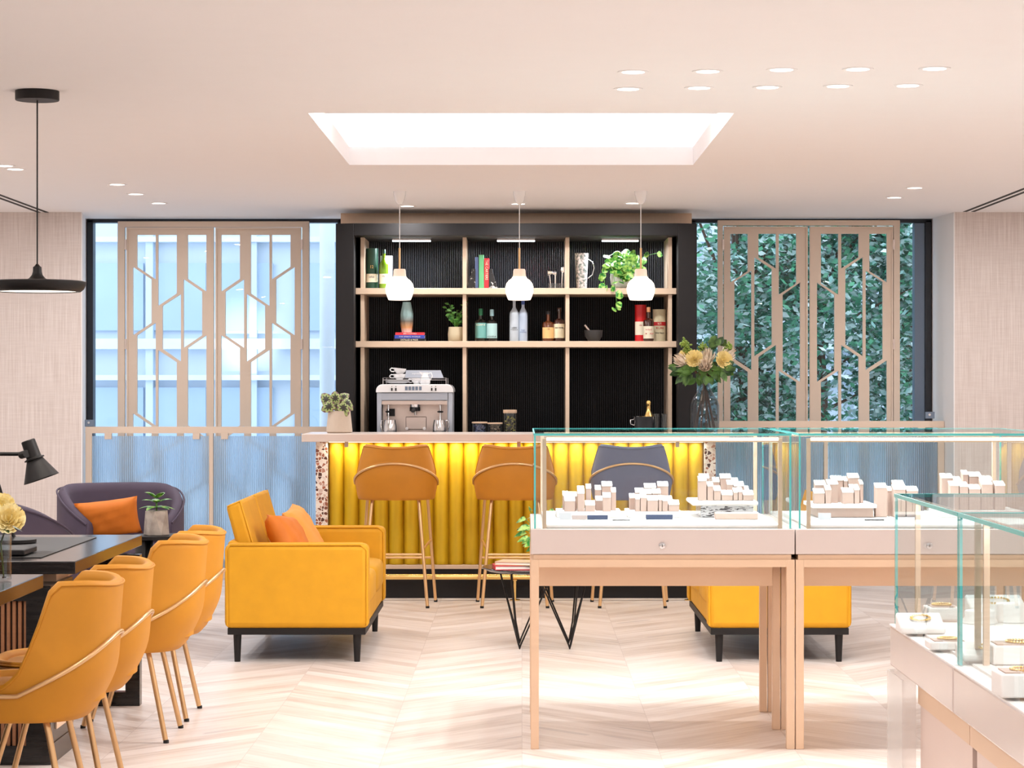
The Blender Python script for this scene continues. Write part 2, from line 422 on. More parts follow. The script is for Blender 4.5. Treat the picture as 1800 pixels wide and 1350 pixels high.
# walls
struct('wall_left', MB().box(XL-.1, XL, YB, 16.9, 0, CEIL), M_plain)
struct('wall_right', MB().box(XR, XR+.1, YB, 16.9, 0, CEIL), M_plain)
struct('wall_front', MB().box(XL, XR, YB-.1, YB, 0, CEIL), M_plain)
WY = 15.95; YW = 16.55
xl1, xl2 = PX(143, WY), PX(149, YW)
struct('wall_back_left', MB().prism([(XL, WY), (xl1, WY), (xl2, YW), (xl2, 16.9), (XL, 16.9)], 0, CEIL, 'z'), M_wall)
xr1, xr2 = PX(1678, WY), PX(1641, YW)
struct('wall_back_right', MB().prism([(xr1, WY), (XR, WY), (XR, 16.9), (xr2, 16.9), (xr2, YW)], 0, CEIL, 'z'), M_wall)
rv = MB(); rv.prism([(xl1, WY-.002), (xl1+.006, WY-.002), (xl2+.006, YW), (xl2-.01, YW)], 0, CEIL, 'z')
struct('trim_2', rv, M_white)
rv = MB(); rv.prism([(xr1, WY-.002), (xr2+.01, YW), (xr2-.006, YW), (xr1-.006, WY-.002)], 0, CEIL, 'z')
struct('trim_3', rv, M_white)
cx0, cx1 = PX(600, 16.1), PX(1215, 16.1)
struct('wall_back', MB().box(cx0, cx1, 16.36, 16.9, 0, CEIL), M_wall)
struct('trim_4', MB().box(cx0, cx1, 16.05, 16.36, 2.50, CEIL), M_oak)
# windows: frame + pane
def window(name, x0, x1, side):
    w = stuct_empty(name, ((x0+x1)/2, 16.65, 0))
    z1 = 2.585; f = MB()
    f.box(x0, x1, 16.6, 16.7, z1-.02, z1+.02); f.box(x0, x1, 16.6, 16.7, 0, .05)
    f.box(x0, x0+.045, 16.6, 16.7, 0, z1); f.box(x1-.045, x1, 16.6, 16.7, 0, z1)
    f.build('window_frame', M_bframe, w, bevel=.003)
    gx0, gx1 = x0+.045, x1-.045
    if side == 'r':
        MB().box(x1-.12, x1-.045, 16.62, 16.72, .05, z1-.02).build('window_mullion', M_grey, w, bevel=.003); gx1 = x1-.12
    MB().box(gx0, gx1, 16.65, 16.662, .05, z1-.02).build('window_pane', M_wglass, w)
window('window_1', xl2+.006, PX(604, 16.6), 'l')
window('window_2', PX(1213, 16.6), xr2-.006, 'r')

# ------------------------------------------------------------------ outside
struct('ground', MB().box(-30, 30, 16.91, 60, -.3, -.1), mat('pale paving', rgb(226, 232, 238), .8, scale=3))
M_fac = mat('pale blue panelling', rgb(206, 216, 228), .5, scale=1.2, var=.08)
M_fac2 = mat('blue grey glass panelling', rgb(176, 196, 218), .3, scale=1.5, var=.15)
M_facw = mat('white cladding', rgb(222, 230, 240), .6)
b0 = thing('office_building', 'pale blue panelled building across the street with white ledges', 'building', (-3, 22, -.1))
MB().box(-12, 10, 22, 23, -.1, 6).build('facade', M_fac, b0)
for k, x in enumerate((-4.15, -3.55, -2.9, -2.2, -1.5)):
    MB().box(x, x+.5, 21.95, 22.01, 1.9, 2.55).build('window', M_fac2, b0)
    MB().box(x, x+.5, 21.95, 22.01, .55, 1.35).build('window', M_fac2, b0)
for z, h in ((2.75, .05), (1.72, .1), (1.42, .05), (.1, .3)):
    MB().box(-12, 10, 21.86, 22.02, z, z+h).build('ledge', M_facw, b0)
for x in (-4.6, -3.62, -2.62, 1.4, 3.2):
    MB().box(x, x+.07, 21.9, 22.02, -.1, 6).build('mullion', mat('pale mullion', rgb(206, 218, 232), .5) if 'pale mullion' not in bpy.data.materials else bpy.data.materials['pale mullion'], b0)
tag(MB().cyl((PX(575, 18.2), 18.2, -.1), (PX(575, 18.2), 18.2, 4.2), .06, n=20).build('street_pole', M_facw), 'white round pole outside the left window beside the dark display unit', 'pole')
# added spotlight standing in for the reflected sunlight glow on the facade
lp = thing('added_glow_spotlight', 'unseen spotlight added for the glow on the building, low behind the left window screen', 'spotlight', (PX(400, 18.5), 18.5, -.1))
MB().cyl((PX(400, 18.5), 18.5, -.1), (PX(400, 18.5), 18.5, .5), .02).build('pole', M_bframe, lp)
MB().cyl((PX(400, 18.5), 18.42, .5), (PX(400, 18.5), 18.56, .58), .07, .09, n=20).build('head', M_bframe, lp)
sl_ = bpy.data.lights.new('spot', 'SPOT'); sl_.energy = 700; sl_.spot_size = math.radians(13); sl_.spot_blend = 1; sl_.color = (1, .97, .92); sl_.shadow_soft_size = .06
so = bpy.data.objects.new('spot', sl_); col.objects.link(so); so.parent = lp; so.location = (0, .08, .72)
so.rotation_euler = (Vector((PX(432, 22), 22, PZ(592, 22)))-Vector((PX(400, 18.5), 18.58, .62))).to_track_quat('-Z', 'Y').to_euler()
# trees
M_tl = [leafmat('tree leaves deep', rgb(34, 104, 84), rgb(92, 170, 130), 3, .3), leafmat('tree leaves with glare', rgb(140, 184, 178), rgb(226, 238, 236), 4, .3)]  # the pale leaves hold sky glare in their colour
def tree(name, label, x, y, h, r, n, seed, cat='tree'):
    rnd = random.Random(seed); t = thing(name, label, cat, (x, y, -.1), group='greenery outside the right window')
    tk = MB(); tk.tube([(x, y, -.1), (x+.05, y, h*.4), (x-.03, y+.04, h*.8)], .06, 8, r1=.03)
    cl = []
    for i in range(int(16*r+8)):
        c = Vector((x+rnd.gauss(0, r*.55), y+rnd.gauss(0, r*.35), rnd.uniform(1.0, h))); cl.append(c)
        tk.tube([(x, y, min(c.z, h*.7)*.8), tuple((Vector((x, y, c.z*.8))+c)/2), tuple(c)], .018, 5, r1=.004)
    tk.build('trunk', M_stem, t, recalc=False)
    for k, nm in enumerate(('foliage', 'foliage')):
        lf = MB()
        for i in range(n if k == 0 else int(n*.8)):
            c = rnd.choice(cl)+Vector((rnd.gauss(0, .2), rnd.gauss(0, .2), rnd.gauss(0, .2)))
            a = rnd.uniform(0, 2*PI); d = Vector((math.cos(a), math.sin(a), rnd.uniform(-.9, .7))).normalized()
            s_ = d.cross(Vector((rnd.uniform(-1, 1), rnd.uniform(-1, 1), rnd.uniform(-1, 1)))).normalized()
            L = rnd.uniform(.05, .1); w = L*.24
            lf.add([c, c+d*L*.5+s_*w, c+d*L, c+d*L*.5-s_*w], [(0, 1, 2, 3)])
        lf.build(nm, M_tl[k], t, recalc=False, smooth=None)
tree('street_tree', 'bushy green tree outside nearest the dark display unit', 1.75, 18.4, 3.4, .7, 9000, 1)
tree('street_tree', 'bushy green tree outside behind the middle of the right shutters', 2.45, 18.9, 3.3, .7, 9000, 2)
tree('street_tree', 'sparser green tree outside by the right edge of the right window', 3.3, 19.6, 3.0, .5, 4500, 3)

# ------------------------------------------------------------------ shutters
def px_poly(poly, Y): return [(PX(x, Y), PZ(y, Y)) for x, y in poly]
def shutter(label, outer, opening, leaves, Y, loc):
    s = thing('window_shutter', label, 'shutter', loc, group='fretwork window shutters')
    x0, y0, x1 = outer; ox0, oy0, ox1 = opening
    f = MB(); z1 = PZ(y0, Y); zo = PZ(oy0, Y)
    f.box(PX(x0, Y), PX(x1, Y), Y, Y+.05, zo, z1)
    f.box(PX(x0, Y), PX(ox0, Y), Y, Y+.05, .0, zo); f.box(PX(ox1, Y), PX(x1, Y), Y, Y+.05, .0, zo)
    f.build('frame', M_champ, s, bevel=.002)
    for (a, b, top, holes) in leaves:
        out = [(PX(a, Y), .02), (PX(b, Y), .02), (PX(b, Y), PZ(top, Y)), (PX(a, Y), PZ(top, Y))]
        lf = plate_mesh(out, [px_poly(h, Y) for h in holes], Y+.008, Y+.036)
        o = lf.build('leaf', M_champ, s)
        e = MB()   # raised outer rim of the leaf
        zt_ = PZ(top, Y); xa, xb = PX(a, Y), PX(b, Y); w = .012
        e.box(xa, xb, Y-.001, Y+.008, zt_-w, zt_); e.box(xa, xa+w, Y-.001, Y+.008, .02, zt_-w); e.box(xb-w, xb, Y-.001, Y+.008, .02, zt_-w)
        e.build('rim', M_champ, o)
        hx = xa-.012 if a == leaves[0][0] else xb-.002
        for hy in (430, 605, 900):
            MB().box(hx, hx+.014, Y-.006, Y+.01, PZ(hy+9, Y), PZ(hy-9, Y)).build('hinge', M_steel, o)
    return s
def L3(h): return [(x/3, 350+y/3) for x, y in h]
def left_leaf_holes():
    H = [[(722,188),(820,188),(820,423),(722,357)], [(700,357),(798,423),(798,652),(700,718)], [(722,718),(820,652),(820,1196),(722,1128)],
         [(700,1130),(798,1196),(798,1425),(700,1491)], [(722,1491),(820,1425),(820,1900),(722,1900)],
         [(833,188),(931,188),(931,497),(833,563)], [(953,500),(953,857),(856,790),(856,563)], [(833,795),(931,860),(931,1270),(833,1336)],
         [(953,1273),(953,1630),(856,1563),(856,1336)], [(833,1568),(931,1633),(931,1900),(833,1900)],
         [(989,188),(1087,188),(1087,487),(989,420)], [(967,422),(1065,488),(1065,718),(967,784)], [(989,785),(1087,718),(1087,1260),(989,1193)],
         [(967,1195),(1065,1261),(1065,1491),(967,1557)], [(989,1558),(1087,1491),(1087,1900),(989,1900)]]
    return [L3(h) for h in H]
hl = left_leaf_holes(); hm = [[(751-x, y) for x, y in h] for h in hl]
YS = 16.5
shutter('beige fretwork shutters of the left window, against blue daylight', (207, 389, 543), (219, 399, 531),
        [(222, 375.5, 400, hl), (378.5, 529, 400, hm)], YS, (PX(375, YS), YS, 0))
def R3(h): return [(1150+x/2.769, 350+y/2.769) for x, y in h]
B = 1700
HR = [[(371,168),(456,168),(456,350),(371,405)], [(391,402),(474,348),(474,832),(391,778)], [(371,785),(456,840),(456,B),(371,B)],
      [(508,168),(593,168),(593,338),(508,283)], [(488,282),(573,340),(573,708),(488,765)], [(508,768),(593,710),(593,B),(508,B)],
      [(607,168),(692,168),(692,410),(607,465)], [(711,405),(711,890),(626,835),(626,466)], [(607,835),(692,890),(692,B),(607,B)]]
hr = [R3(h) for h in HR]; hrm = [[(2*1421.6-x, y) for x, y in h] for h in hr]
shutter('beige fretwork shutters of the right window, against green trees', (1262, 387, 1582), (1271, 396, 1571),
        [(1272.5, 1420, 398, hr), (1423.5, 1570, 398, hrm)], YS, (PX(1421, YS), YS, 0))
# ------------------------------------------------------------------ low reeded glass screens
def reedmat():
    m, nt, b = nodes('reeded privacy glass'); out = nt.nodes['Material Output']; nt.nodes.remove(b)
    rf = mk(nt, 'ShaderNodeBsdfRefraction'); rf.inputs['Roughness'].default_value = .42; rf.inputs['IOR'].default_value = 1.15; rf.inputs[0].default_value = (.86, .94, 1, 1)
    tr = mk(nt, 'ShaderNodeBsdfTransparent'); tr.inputs[0].default_value = (.8, .9, 1, 1)
    gl = mk(nt, 'ShaderNodeBsdfGlossy'); gl.inputs['Roughness'].default_value = .15
    tl = mk(nt, 'ShaderNodeBsdfTranslucent'); tl.inputs[0].default_value = (.70, .86, 1, 1)
    a = mk(nt, 'ShaderNodeMixShader'); a.inputs[0].default_value = .16; nt.links.new(rf.outputs[0], a.inputs[1]); nt.links.new(tr.outputs[0], a.inputs[2])
    d_ = mk(nt, 'ShaderNodeMixShader'); d_.inputs[0].default_value = .62; nt.links.new(a.outputs[0], d_.inputs[1]); nt.links.new(tl.outputs[0], d_.inputs[2])
    c = mk(nt, 'ShaderNodeMixShader'); c.inputs[0].default_value = .14; nt.links.new(d_.outputs[0], c.inputs[1]); nt.links.new(gl.outputs[0], c.inputs[2])
    nt.links.new(c.outputs[0], out.inputs[0]); return m
M_reed = reedmat()
def screen(label, x0, x1, xm, Y, ztop, clips):
    s = thing('privacy_screen', label, 'glass screen', ((x0+x1)/2, Y, 0), group='low reeded glass screens')
    h = .045; f = MB()
    f.box(x0, x1, Y, Y+.03, ztop-h, ztop); f.box(x0, x0+h, Y, Y+.03, 0, ztop-h); f.box(x1-h, x1, Y, Y+.03, 0, ztop-h)
    f.box(x0+h, x1-h, Y, Y+.03, 0, .05)
    f.box(xm-.014, xm+.014, Y, Y+.03, .05, ztop-h); f.build('frame', M_champ, s, bevel=.002)
    for a, b in ((x0+h+.004, xm-.018), (xm+.018, x1-h-.004)):
        n = int((b-a)/.0145); pts = []; k = 6
        for i in range(n):
            for j in range(k): pts.append((a+(i+j/k)*(b-a)/n, Y+.012-.008*math.sin(PI*j/k)))
        pts.append((b, Y+.012)); pz = (.055, ztop-h-.022)
        mb = MB(); m = len(pts)
        mb.add([(p[0], p[1], pz[0]) for p in pts]+[(p[0], p[1], pz[1]) for p in pts], [(i, i+1, m+i+1, m+i) for i in range(m-1)])
        mb.build('glass_panel', M_reed, s, recalc=False, smooth=180)
    for cxp in clips:
        MB().box(cxp-.025, cxp+.025, Y-.008, Y+.022, ztop-h-.045, ztop-h).build('clip', M_champ, s, bevel=.002)
    return s
Y1 = 16.2
screen('low ribbed glass screen under the left window, beige frame, hiding the lower shutters', PX(150, Y1), PX(600, Y1), PX(371, Y1), Y1, PZ(750, Y1), [PX(190, Y1), PX(345, Y1), PX(395, Y1), PX(557, Y1)])
screen('low ribbed glass screen under the right window behind the showcases', PX(1245, Y1), PX(1660, Y1), PX(1452, Y1), Y1, PZ(740, Y1), [PX(1290, Y1), PX(1430, Y1), PX(1480, Y1), PX(1620, Y1)])
for x, y, lb in ((156, 744, 'small silver lock box on the left end of the left window screen'), (1634, 730, 'small silver lock box on the right end of the right window screen')):
    k = thing('lock_box', lb, 'lock', (PX(x, Y1), Y1, PZ(y+6, Y1)))
    MB().box(PX(x-7, Y1), PX(x+9, Y1), Y1-.002, Y1+.028, PZ(y+6, Y1)+.001, PZ(y-6, Y1)).build('case', M_grey, k, bevel=.002)
    MB().cyl((PX(x, Y1), Y1-.005, PZ(y-1, Y1)), (PX(x, Y1), Y1, PZ(y-1, Y1)), .009).build('keyhole', M_chrome, k)

# ------------------------------------------------------------------ black back unit with shelves
U = thing('shelving_unit', 'tall black back bar unit with beige shelves and ribbed back panel', 'shelving', (-.037, 15.95, 0))
UY0, UY1 = 15.6, 16.32; ux0, ux1 = PX(590, UY0), PX(1225, UY0); uz = PZ(393, UY0); ix0, ix1, iz = PX(622, UY0), PX(1192, UY0), PZ(414, UY0)
f = MB(); f.box(ux0, ix0, UY0, UY1, 0, uz); f.box(ix1, ux1, UY0, UY1, 0, uz); f.box(ix0, ix1, UY0, UY1, iz, uz); f.build('surround', M_black, U, bevel=.003)
rb = MB(); n = 168; pts = []; YBk = 16.27
w = (ix1-ix0)/n
for i in range(n):
    a = ix0+w*i
    rb.prism([(a+w*.26, YBk), (a+w*.30, YBk-.007), (a+w*.42, YBk-.0105), (a+w*.58, YBk-.0115), (a+w*.74, YBk-.0105), (a+w*.86, YBk-.007), (a+w*.90, YBk)], 1.0, iz-.001, 'z')
MB().box(ix0, ix1, YBk+.0005, UY1, 1.0, iz-.0005).build('groove_shade_board', M_bframe0, U)  # black board paints the shade in the gaps behind the ribs
rb.build('ribbed_back', M_rib, U, recalc=True, smooth=40)
for z0, z1 in ((2.009, 2.052), (1.642, 1.685)):
    MB().box(ix0+.001, ix1-.001, 15.75, 16.26, z0, z1).build('shelf', M_oakled, U, bevel=.002)
for x in (637, 816.5, 997.5, 1178):
    for z0, z1 in ((1.685, 2.009), (2.052, iz-.001), (1.046, 1.642)):
        MB().box(PX(x, 15.78)-.0135, PX(x, 15.78)+.0135, 15.78, 16.26, z0, z1).build('post', M_oakled, U, bevel=.0015)
for i, (a, b) in enumerate(((690, 757), (874, 940), (1058, 1122))):
    lb = ['left', 'middle', 'right'][i]
    t = thing('shelf_light', f'slim white light bar under the top of the {lb} shelf bay', 'light bar', (PX((a+b)/2, 15.95), 15.95, iz-.02), group='light bars in the shelving unit')
    MB().box(PX(a, 15.95), PX(b, 15.95), 15.93, 15.97, iz-.012, iz-.001).build('housing', M_steel, t)
    MB().box(PX(a, 15.95), PX(b, 15.95), 15.925, 15.965, iz-.02, iz-.012).build('diffuser', E_led, t)
    area('shelf_led', (0, -.02, -.022), .25, .04, 8, (.86, .93, 1), parent=t)
bc = thing('back_counter', 'low black counter running behind the bar under the shelves', 'counter', (-.037, 15.5, 0))
MB().box(ix0+.002, ix1-.002, 15.22, 16.25, 0, 1.025).build('body', M_black, bc)
MB().box(ix0+.002, ix1-.002, 15.2, 16.25, 1.025, 1.045).build('worktop', M_black, bc, bevel=.002)
CZ = 1.045

# ------------------------------------------------------------------ bar
BC = -.04
bar = thing('bar_counter', 'long bar with pale slab top and vertically tufted golden velvet front', 'bar', (BC, 14.9, 0))
sx0, sx1 = PX(530, 14.4), 2*BC-PX(530, 14.4)
MB().box(sx0, sx1, 14.4, 15.02, 1.022, 1.072).build('countertop', mat('pale stone top', rgb(222, 206, 196), .3, var=.03, coat=.2), bar, bevel=.003)
tx0, tx1 = PX(577, 14.75), PX(1237, 14.75)
MB().box(tx0-.001, tx1+.001, 14.82, 15.0, .0, 1.022).build('carcass', M_black, bar)
for a, b in ((PX(555, 14.72), tx0-.002), (tx1+.002, PX(1258, 14.72))):
    MB().box(a, b, 14.72, 15.0, 0, 1.022).build('end_panel', M_terr, bar, bevel=.002)
n = 25; w = (tx1-tx0)/n; tf = MB(); pr = []
for i in range(n):
    for j in range(9):
        t = j/8 if j < 8 else 1; pr.append((tx0+w*(i+t*.999), 14.80-.055*math.sin(PI*min(t, 1))**.55))
zs = [(.218, .92), (.222, .985), (.24, 1), (.6, 1), (.99, 1), (1.008, .975), (1.014, .9)]
m = len(pr)
for z, k in zs: tf.v += [(p[0], 14.81-(14.81-p[1])*k, z) for p in pr]
for r_ in range(len(zs)-1): tf.f += [(r_*m+i, r_*m+i+1, (r_+1)*m+i+1, (r_+1)*m+i) for i in range(m-1)]
tf.build('tufted_front', M_tuft, bar, recalc=False, smooth=60)
MB().box(tx0, tx1, 14.745, 14.82, .19, .217).build('lower_trim', M_oakled, bar, bevel=.002)
MB().box(tx0, tx1, 14.76, 14.82, 0, .19).build('plinth', M_black, bar)
st = MB().box(tx0+.01, tx1-.01, 14.66, 14.675, 1.012, 1.0215).build('light_strip', E_warm, bar)
area('bar_led', (0, -.2, 1.008), tx1-tx0-.02, .02, 11, (1, .94, .82), parent=bar)
for x in (610, 912, 1190):
    MB().box(PX(x, 14.6)-.012, PX(x, 14.6)+.012, 14.55, 14.57, .985, 1.0215).build('bracket', M_steel, bar)
fr = thing('foot_rail', 'polished brass foot rail along the foot of the bar', 'foot rail', (BC, 14.6, 0))
MB().cyl((tx0, 14.62, .15), (tx1, 14.62, .15), .018, n=16).build('rail', M_gold, fr)
for x in (tx0+.1, PX(905, 14.62), tx1-.1):
    q = MB(); q.cyl((x, 14.62, .0), (x, 14.62, .135), .009); q.lathe([(.035, 0), (.035, .005), (.012, .009)], 20, (x, 14.62, 0)); q.cyl((x, 14.62, .125), (x, 14.62, .133), .016)
    q.build('support', M_gold, fr)

# ------------------------------------------------------------------ upholstered bucket seats
def supel(phi, a, b, n=2.7):
    c, s = math.cos(phi), math.sin(phi)
    r = (abs(c)**n+abs(s)**n)**(-1/n)
    return a*r*s, -b*r*c           # phi=0 at the back (-Y)
def bucket(root, a, b, z0, zt, zs, upm, trimm, wing=(-.09, .12), zfront=.10, peak=.235, side=.095, taper=.12, concave=.012, fx=1, fy=1.2, lean=0, step=.02, tstart=0, curve=None):
    def ztop(x, y):
        lo = z0+zfront
        if y < wing[0]: z = zt
        elif y > wing[1]: z = lo
        elif curve:
            cs = [(wing[0], zt)]+[(cy_, z0+cz_) for cy_, cz_ in curve]+[(wing[1], lo)]; z = lo
            for (ya, za), (yb, zb_) in zip(cs, cs[1:]):
                if ya <= y <= yb: z = za+(zb_-za)*(y-ya)/(yb-ya); break
        else:
            t = (y-wing[0])/(wing[1]-wing[0]); t = t*t*(3-2*t)*.12+t*.88; z = zt+(lo-zt)*t
        return z-concave*max(0, 1-(x/(a*.8))**2)*(1 if y < wing[0] else 0)
    def ztrim(x, y):
        t = min(1, max(0, (tstart-y)/(tstart+b)))
        return z0+side+(peak-side)*(t-.28*t*(abs(x)/a)**2)
    def prof(h):
        H = zt-z0
        if h < .03: return .80+.07*math.sqrt(h/.03)
        if h < .17: return .87+.13*math.sin((h-.03)/.14*PI/2)
        return 1-taper*((h-.17)/(H-.17))**1.1
    def shape(h, k, y0_): return (1-(1-k)*(fx if h < .17 else 1)), (1-(1-k)*((fy if h < .17 else .55) if y0_ < 0 else 1))
    N = 64
    def leany(y, y0_, z): return y-lean*(z-z0)/(zt-z0)*max(0, -y0_/b)
    def outer(u, t, inset=0):
        ph = 2*PI*u; x0_, y0_ = supel(ph, a, b); z1 = ztop(x0_, y0_); zr = min(ztrim(x0_, y0_), z1-.012)
        z = z0+(zr-z0)*t/.5 if t <= .5 else zr+(z1-zr)*(t-.5)/.5
        k = prof(z-z0); kx, ky = shape(z-z0, k, y0_)
        st = 1-step*min(1, max(0, (t-.5)/.05)); x, y = supel(ph, a*kx*st-inset, b*ky*st-inset); return (x, leany(y, y0_, z), z)
    sh = MB(); NT = 21
    sh.grid(lambda u, t: outer(u, t), N, NT, cu=True)
    base = len(sh.v); 
    # rim and inner wall
    def inner(u, t):
        ph = 2*PI*u; x, y, z = outer(u, 1, 0)
        if t < .25:
            an = t/.25*PI; w = .018; i = w*(1-math.cos(an)); x, y, _ = outer(u, 1, i); return (x, y, z+w*.8*math.sin(an))
        tt = (t-.25)/.75; zz = z+(zs-.02-z)*tt if z > zs-.02 else z-.01*tt; x, y, _ = outer(u, 1, .036+.02*tt); return (x, y, zz)
    sh.grid(inner, N, 12, cu=True)
    sh.grid(lambda u, t: tuple(c*(1-t) if i < 2 else c for i, c in enumerate(outer(u, 0))), N, 3, cu=True)
    sh.build('shell', upm, root, recalc=True, world=False, smooth=70)
    # seat cushion
    se = MB()
    prf = [(0, .0), (.5, 0), (.9, -.004), (.97, -.016), (1.0, -.035), (.98, -.07), (0, -.07)]
    def sfn(u, t):
        k = prf[int(round(t*(len(prf)-1)))]; x, y = supel(2*PI*u, (a-.055)*max(k[0], .001), (b-.045)*max(k[0], .001)); return (x, y+.008, zs+.03+k[1])
    se.grid(sfn, 48, len(prf), cu=True); se.build('seat', upm, root, world=False, smooth=60)
    tp = []
    for i in range(72):
        ph = 2*PI*i/72; x0_, y0_ = supel(ph, a, b); z = min(ztrim(x0_, y0_), ztop(x0_, y0_)-.012); k = prof(z-z0)
        kx, ky = shape(z-z0, k, y0_); x, y = supel(ph, a*kx+.003, b*ky+.003); tp.append((x, leany(y, y0_, z), z))
    MB().tube(tp, .0075, 8, closed=True).build('trim', trimm, root, world=False, smooth=80)
    pp = [outer(i/64, 1, -.001) for i in range(64)]
    MB().tube(pp, .0035, 6, closed=True).build('piping', upm, root, world=False, smooth=80)
def leg_mb(p0, p1, r0, r1, bend=.03):
    p0, p1 = Vector(p0), Vector(p1); d = (p1-p0).normalized()
    inn = Vector((-p0.x, -p0.y, 0)).normalized()*bend
    mb = MB(); mb.tube([p0+inn+Vector((0, 0, .012)), p0+inn*.4+Vector((0, 0, .008)), p0+Vector((0, 0, -.008)), p0+d*.04, p1-d*.012], r0, 10, r1=None)
    return mb
def dining(loc, label):
    t = thing('dining_chair', label, 'chair', loc, PI/2, 'amber velvet chairs at the desks')
    bucket(t, .262, .255, .35, .775, .42, M_chair, M_brass, wing=(-.11, .07), peak=.26, side=.088, taper=.10, lean=.06, step=.015, tstart=-.02, curve=[(-.066, .26), (-.02, .145), (.02, .112)])
    for sx_ in (-1, 1):
        for top, foot in (((sx_*.15, -.09, .352), (sx_*.19, -.165, 0)), ((sx_*.15, .13, .352), (sx_*.19, .23, 0))):
            l = leg_mb(top, foot, .0105, .008).build('leg', M_brass, t, world=False, smooth=80)
            MB().cyl((foot[0], foot[1], .012), (foot[0]*1.002, foot[1]*1.002, 0), .011).build('foot_cap', M_rub, l, world=False)
    return t
CH = [(-1.565, 7.21), (-1.57, 7.84), (-1.545, 9.02), (-1.548, 9.58)]
LB = ['amber velvet chair nearest the camera at the nearer black desk', 'amber velvet chair second from the camera, next to the nearer black desk',
      'amber velvet chair third in the row, at the farther black desk', 'amber velvet chair last in the row, farthest from the camera beside the farther desk']
c0 = dining((CH[0][0], CH[0][1], 0), LB[0])
for i in range(1, 4): dup(c0, (CH[i][0], CH[i][1], 0), PI/2, LB[i])
def stool(loc, label, m):
    t = thing('bar_stool', label, 'stool', loc, 0, 'bar stools at the tufted bar')
    bucket(t, .262, .225, .668, 1.0, .745, m, M_brass, wing=(-.06, .06), peak=.228, side=.095, taper=.17, concave=.014, fx=.5, fy=.6, step=.065)
    fe = {}
    for sx_ in (-1, 1):
        for key, top, foot in (('n', (sx_*.145, -.11, .672), (sx_*.203, -.2, 0)), ('f', (sx_*.19, .13, .672), (sx_*.238, .21, 0))):
            l = leg_mb(top, foot, .0105, .008).build('leg', M_brass, t, world=False, smooth=80); fe[(sx_, key)] = (Vector(top), Vector(foot))
            MB().cyl((foot[0], foot[1], .014), (foot[0]*1.002, foot[1]*1.002, 0), .0115).build('foot_cap', M_rub, l, world=False)
    def at(k, z): a_, b_ = fe[k]; q = (a_.z-z)/a_.z; return a_+(b_-a_)*q
    for k, z in (('n', .33), ('f', .285)): MB().cyl(at((-1, k), z), at((1, k), z), .0075, n=8).build('footrest', M_brass, t, world=False)
    for s_ in (-1, 1): MB().cyl(at((s_, 'n'), .36), at((s_, 'f'), .40), .0075, n=8).build('stretcher', M_brass, t, world=False)
    return t
s0 = stool((PX(697, 14.3), 14.3, 0), 'amber velvet bar stool nearest the left sofa, seen from behind', M_stool)
dup(s0, (PX(905, 14.3), 14.3, 0), 0, 'amber velvet bar stool in the middle, partly hidden by the left showcase')
stool((PX(1109, 14.3), 14.3, 0), 'slate blue bar stool seen through the left glass showcase', M_slate)

# ------------------------------------------------------------------ sofas
def sofa(loc, rz, label):
    t = thing('loveseat', label, 'sofa', loc, rz, 'mustard yellow two-seat sofas')
    bx = lambda n, *a, m=M_sofa, bv=.02, par=t: MB().box(*a).build(n, m, par, bevel=bv, seg=3, world=False)
    for y0, y1 in ((-.745, -.625), (.625, .745)):
        a_ = bx('arm', -.36, .36, y0, y1, .17, .592, bv=.03)
        for yy in (y0+.006, y1-.006):
            pts = [(-.345, yy, .185), (-.352, yy, .56), (-.33, yy, .588), (.32, yy, .589), (.352, yy, .56), (.352, yy, .185)]
            MB().tube(pts, .006, 6).build('piping', M_sofa, a_, world=False, smooth=80)
    bx('back_panel', -.36, -.29, -.62, .62, .17, .60)
    bx('base', -.28, .345, -.62, .62, .17, .30)
    for y0, y1 in ((-.62, -.003), (.003, .62)):
        q = MB(); q.ball((.06, (y0+y1)/2, .345), .30, (y1-y0)/2, .085, n=14, e=.28)
        q.build('seat_cushion', M_sofa, t, world=False, smooth=80)
        # back cushion slab, tilted
        poly = [(-.37, .775), (-.295, .805), (-.185, .42), (-.275, .42)]
        c_ = MB().prism(poly, y0+.005, y1-.002).build('back_cushion', M_sofa, t, bevel=.02, seg=3, world=False)
        for yy in (y0+.012, y1-.009):
            MB().tube([(-.362, yy, .772), (-.297, yy, .799), (-.19, yy, .44)], .005, 6).build('piping', M_sofa, c_, world=False, smooth=80)
    MB().box(-.345, .345, -.73, .73, .138, .172).build('frame', M_leg, t, bevel=.003, world=False)
    for x in (-.30, .30):
        for y in (-.69, .69): MB().cyl((x, y, .14), (x, y, 0), .021, .015, n=16).build('leg', M_leg, t, world=False)
    return t
SA = sofa((-1.125, 12.1, 0), 0, 'mustard yellow sofa on the left with two orange cushions, facing the coffee table')
dup(SA, (1.29, 12.1, 0), PI, 'mustard yellow sofa on the right, seen under the showcase tables')
def cushion(name, label, m, loc, w, h, t_, rx, ry, rz, group=None):
    M = Matrix.Translation(loc) @ Matrix.Rotation(rz, 4, 'Z') @ Matrix.Rotation(rx, 4, 'X') @ Matrix.Rotation(ry, 4, 'Y')
    o = MB().pillow(w, h, t_, M).build(name, m, smooth=80); o.data.transform(Matrix.Translation(-Vector(loc))); o.location = loc
    return tag(o, label, 'cushion', group)
cushion('cushion', 'burnt orange velvet cushion nearer the camera on the left sofa', M_orange, (-1.20, 11.78, .575), .36, .30, .13, math.radians(-28), .12, math.radians(80), 'orange cushions on the left sofa')
cushion('cushion', 'soft orange velvet cushion farther back on the left sofa', M_peach, (-1.17, 12.14, .59), .36, .32, .13, math.radians(-30), -.1, math.radians(84), 'orange cushions on the left sofa')

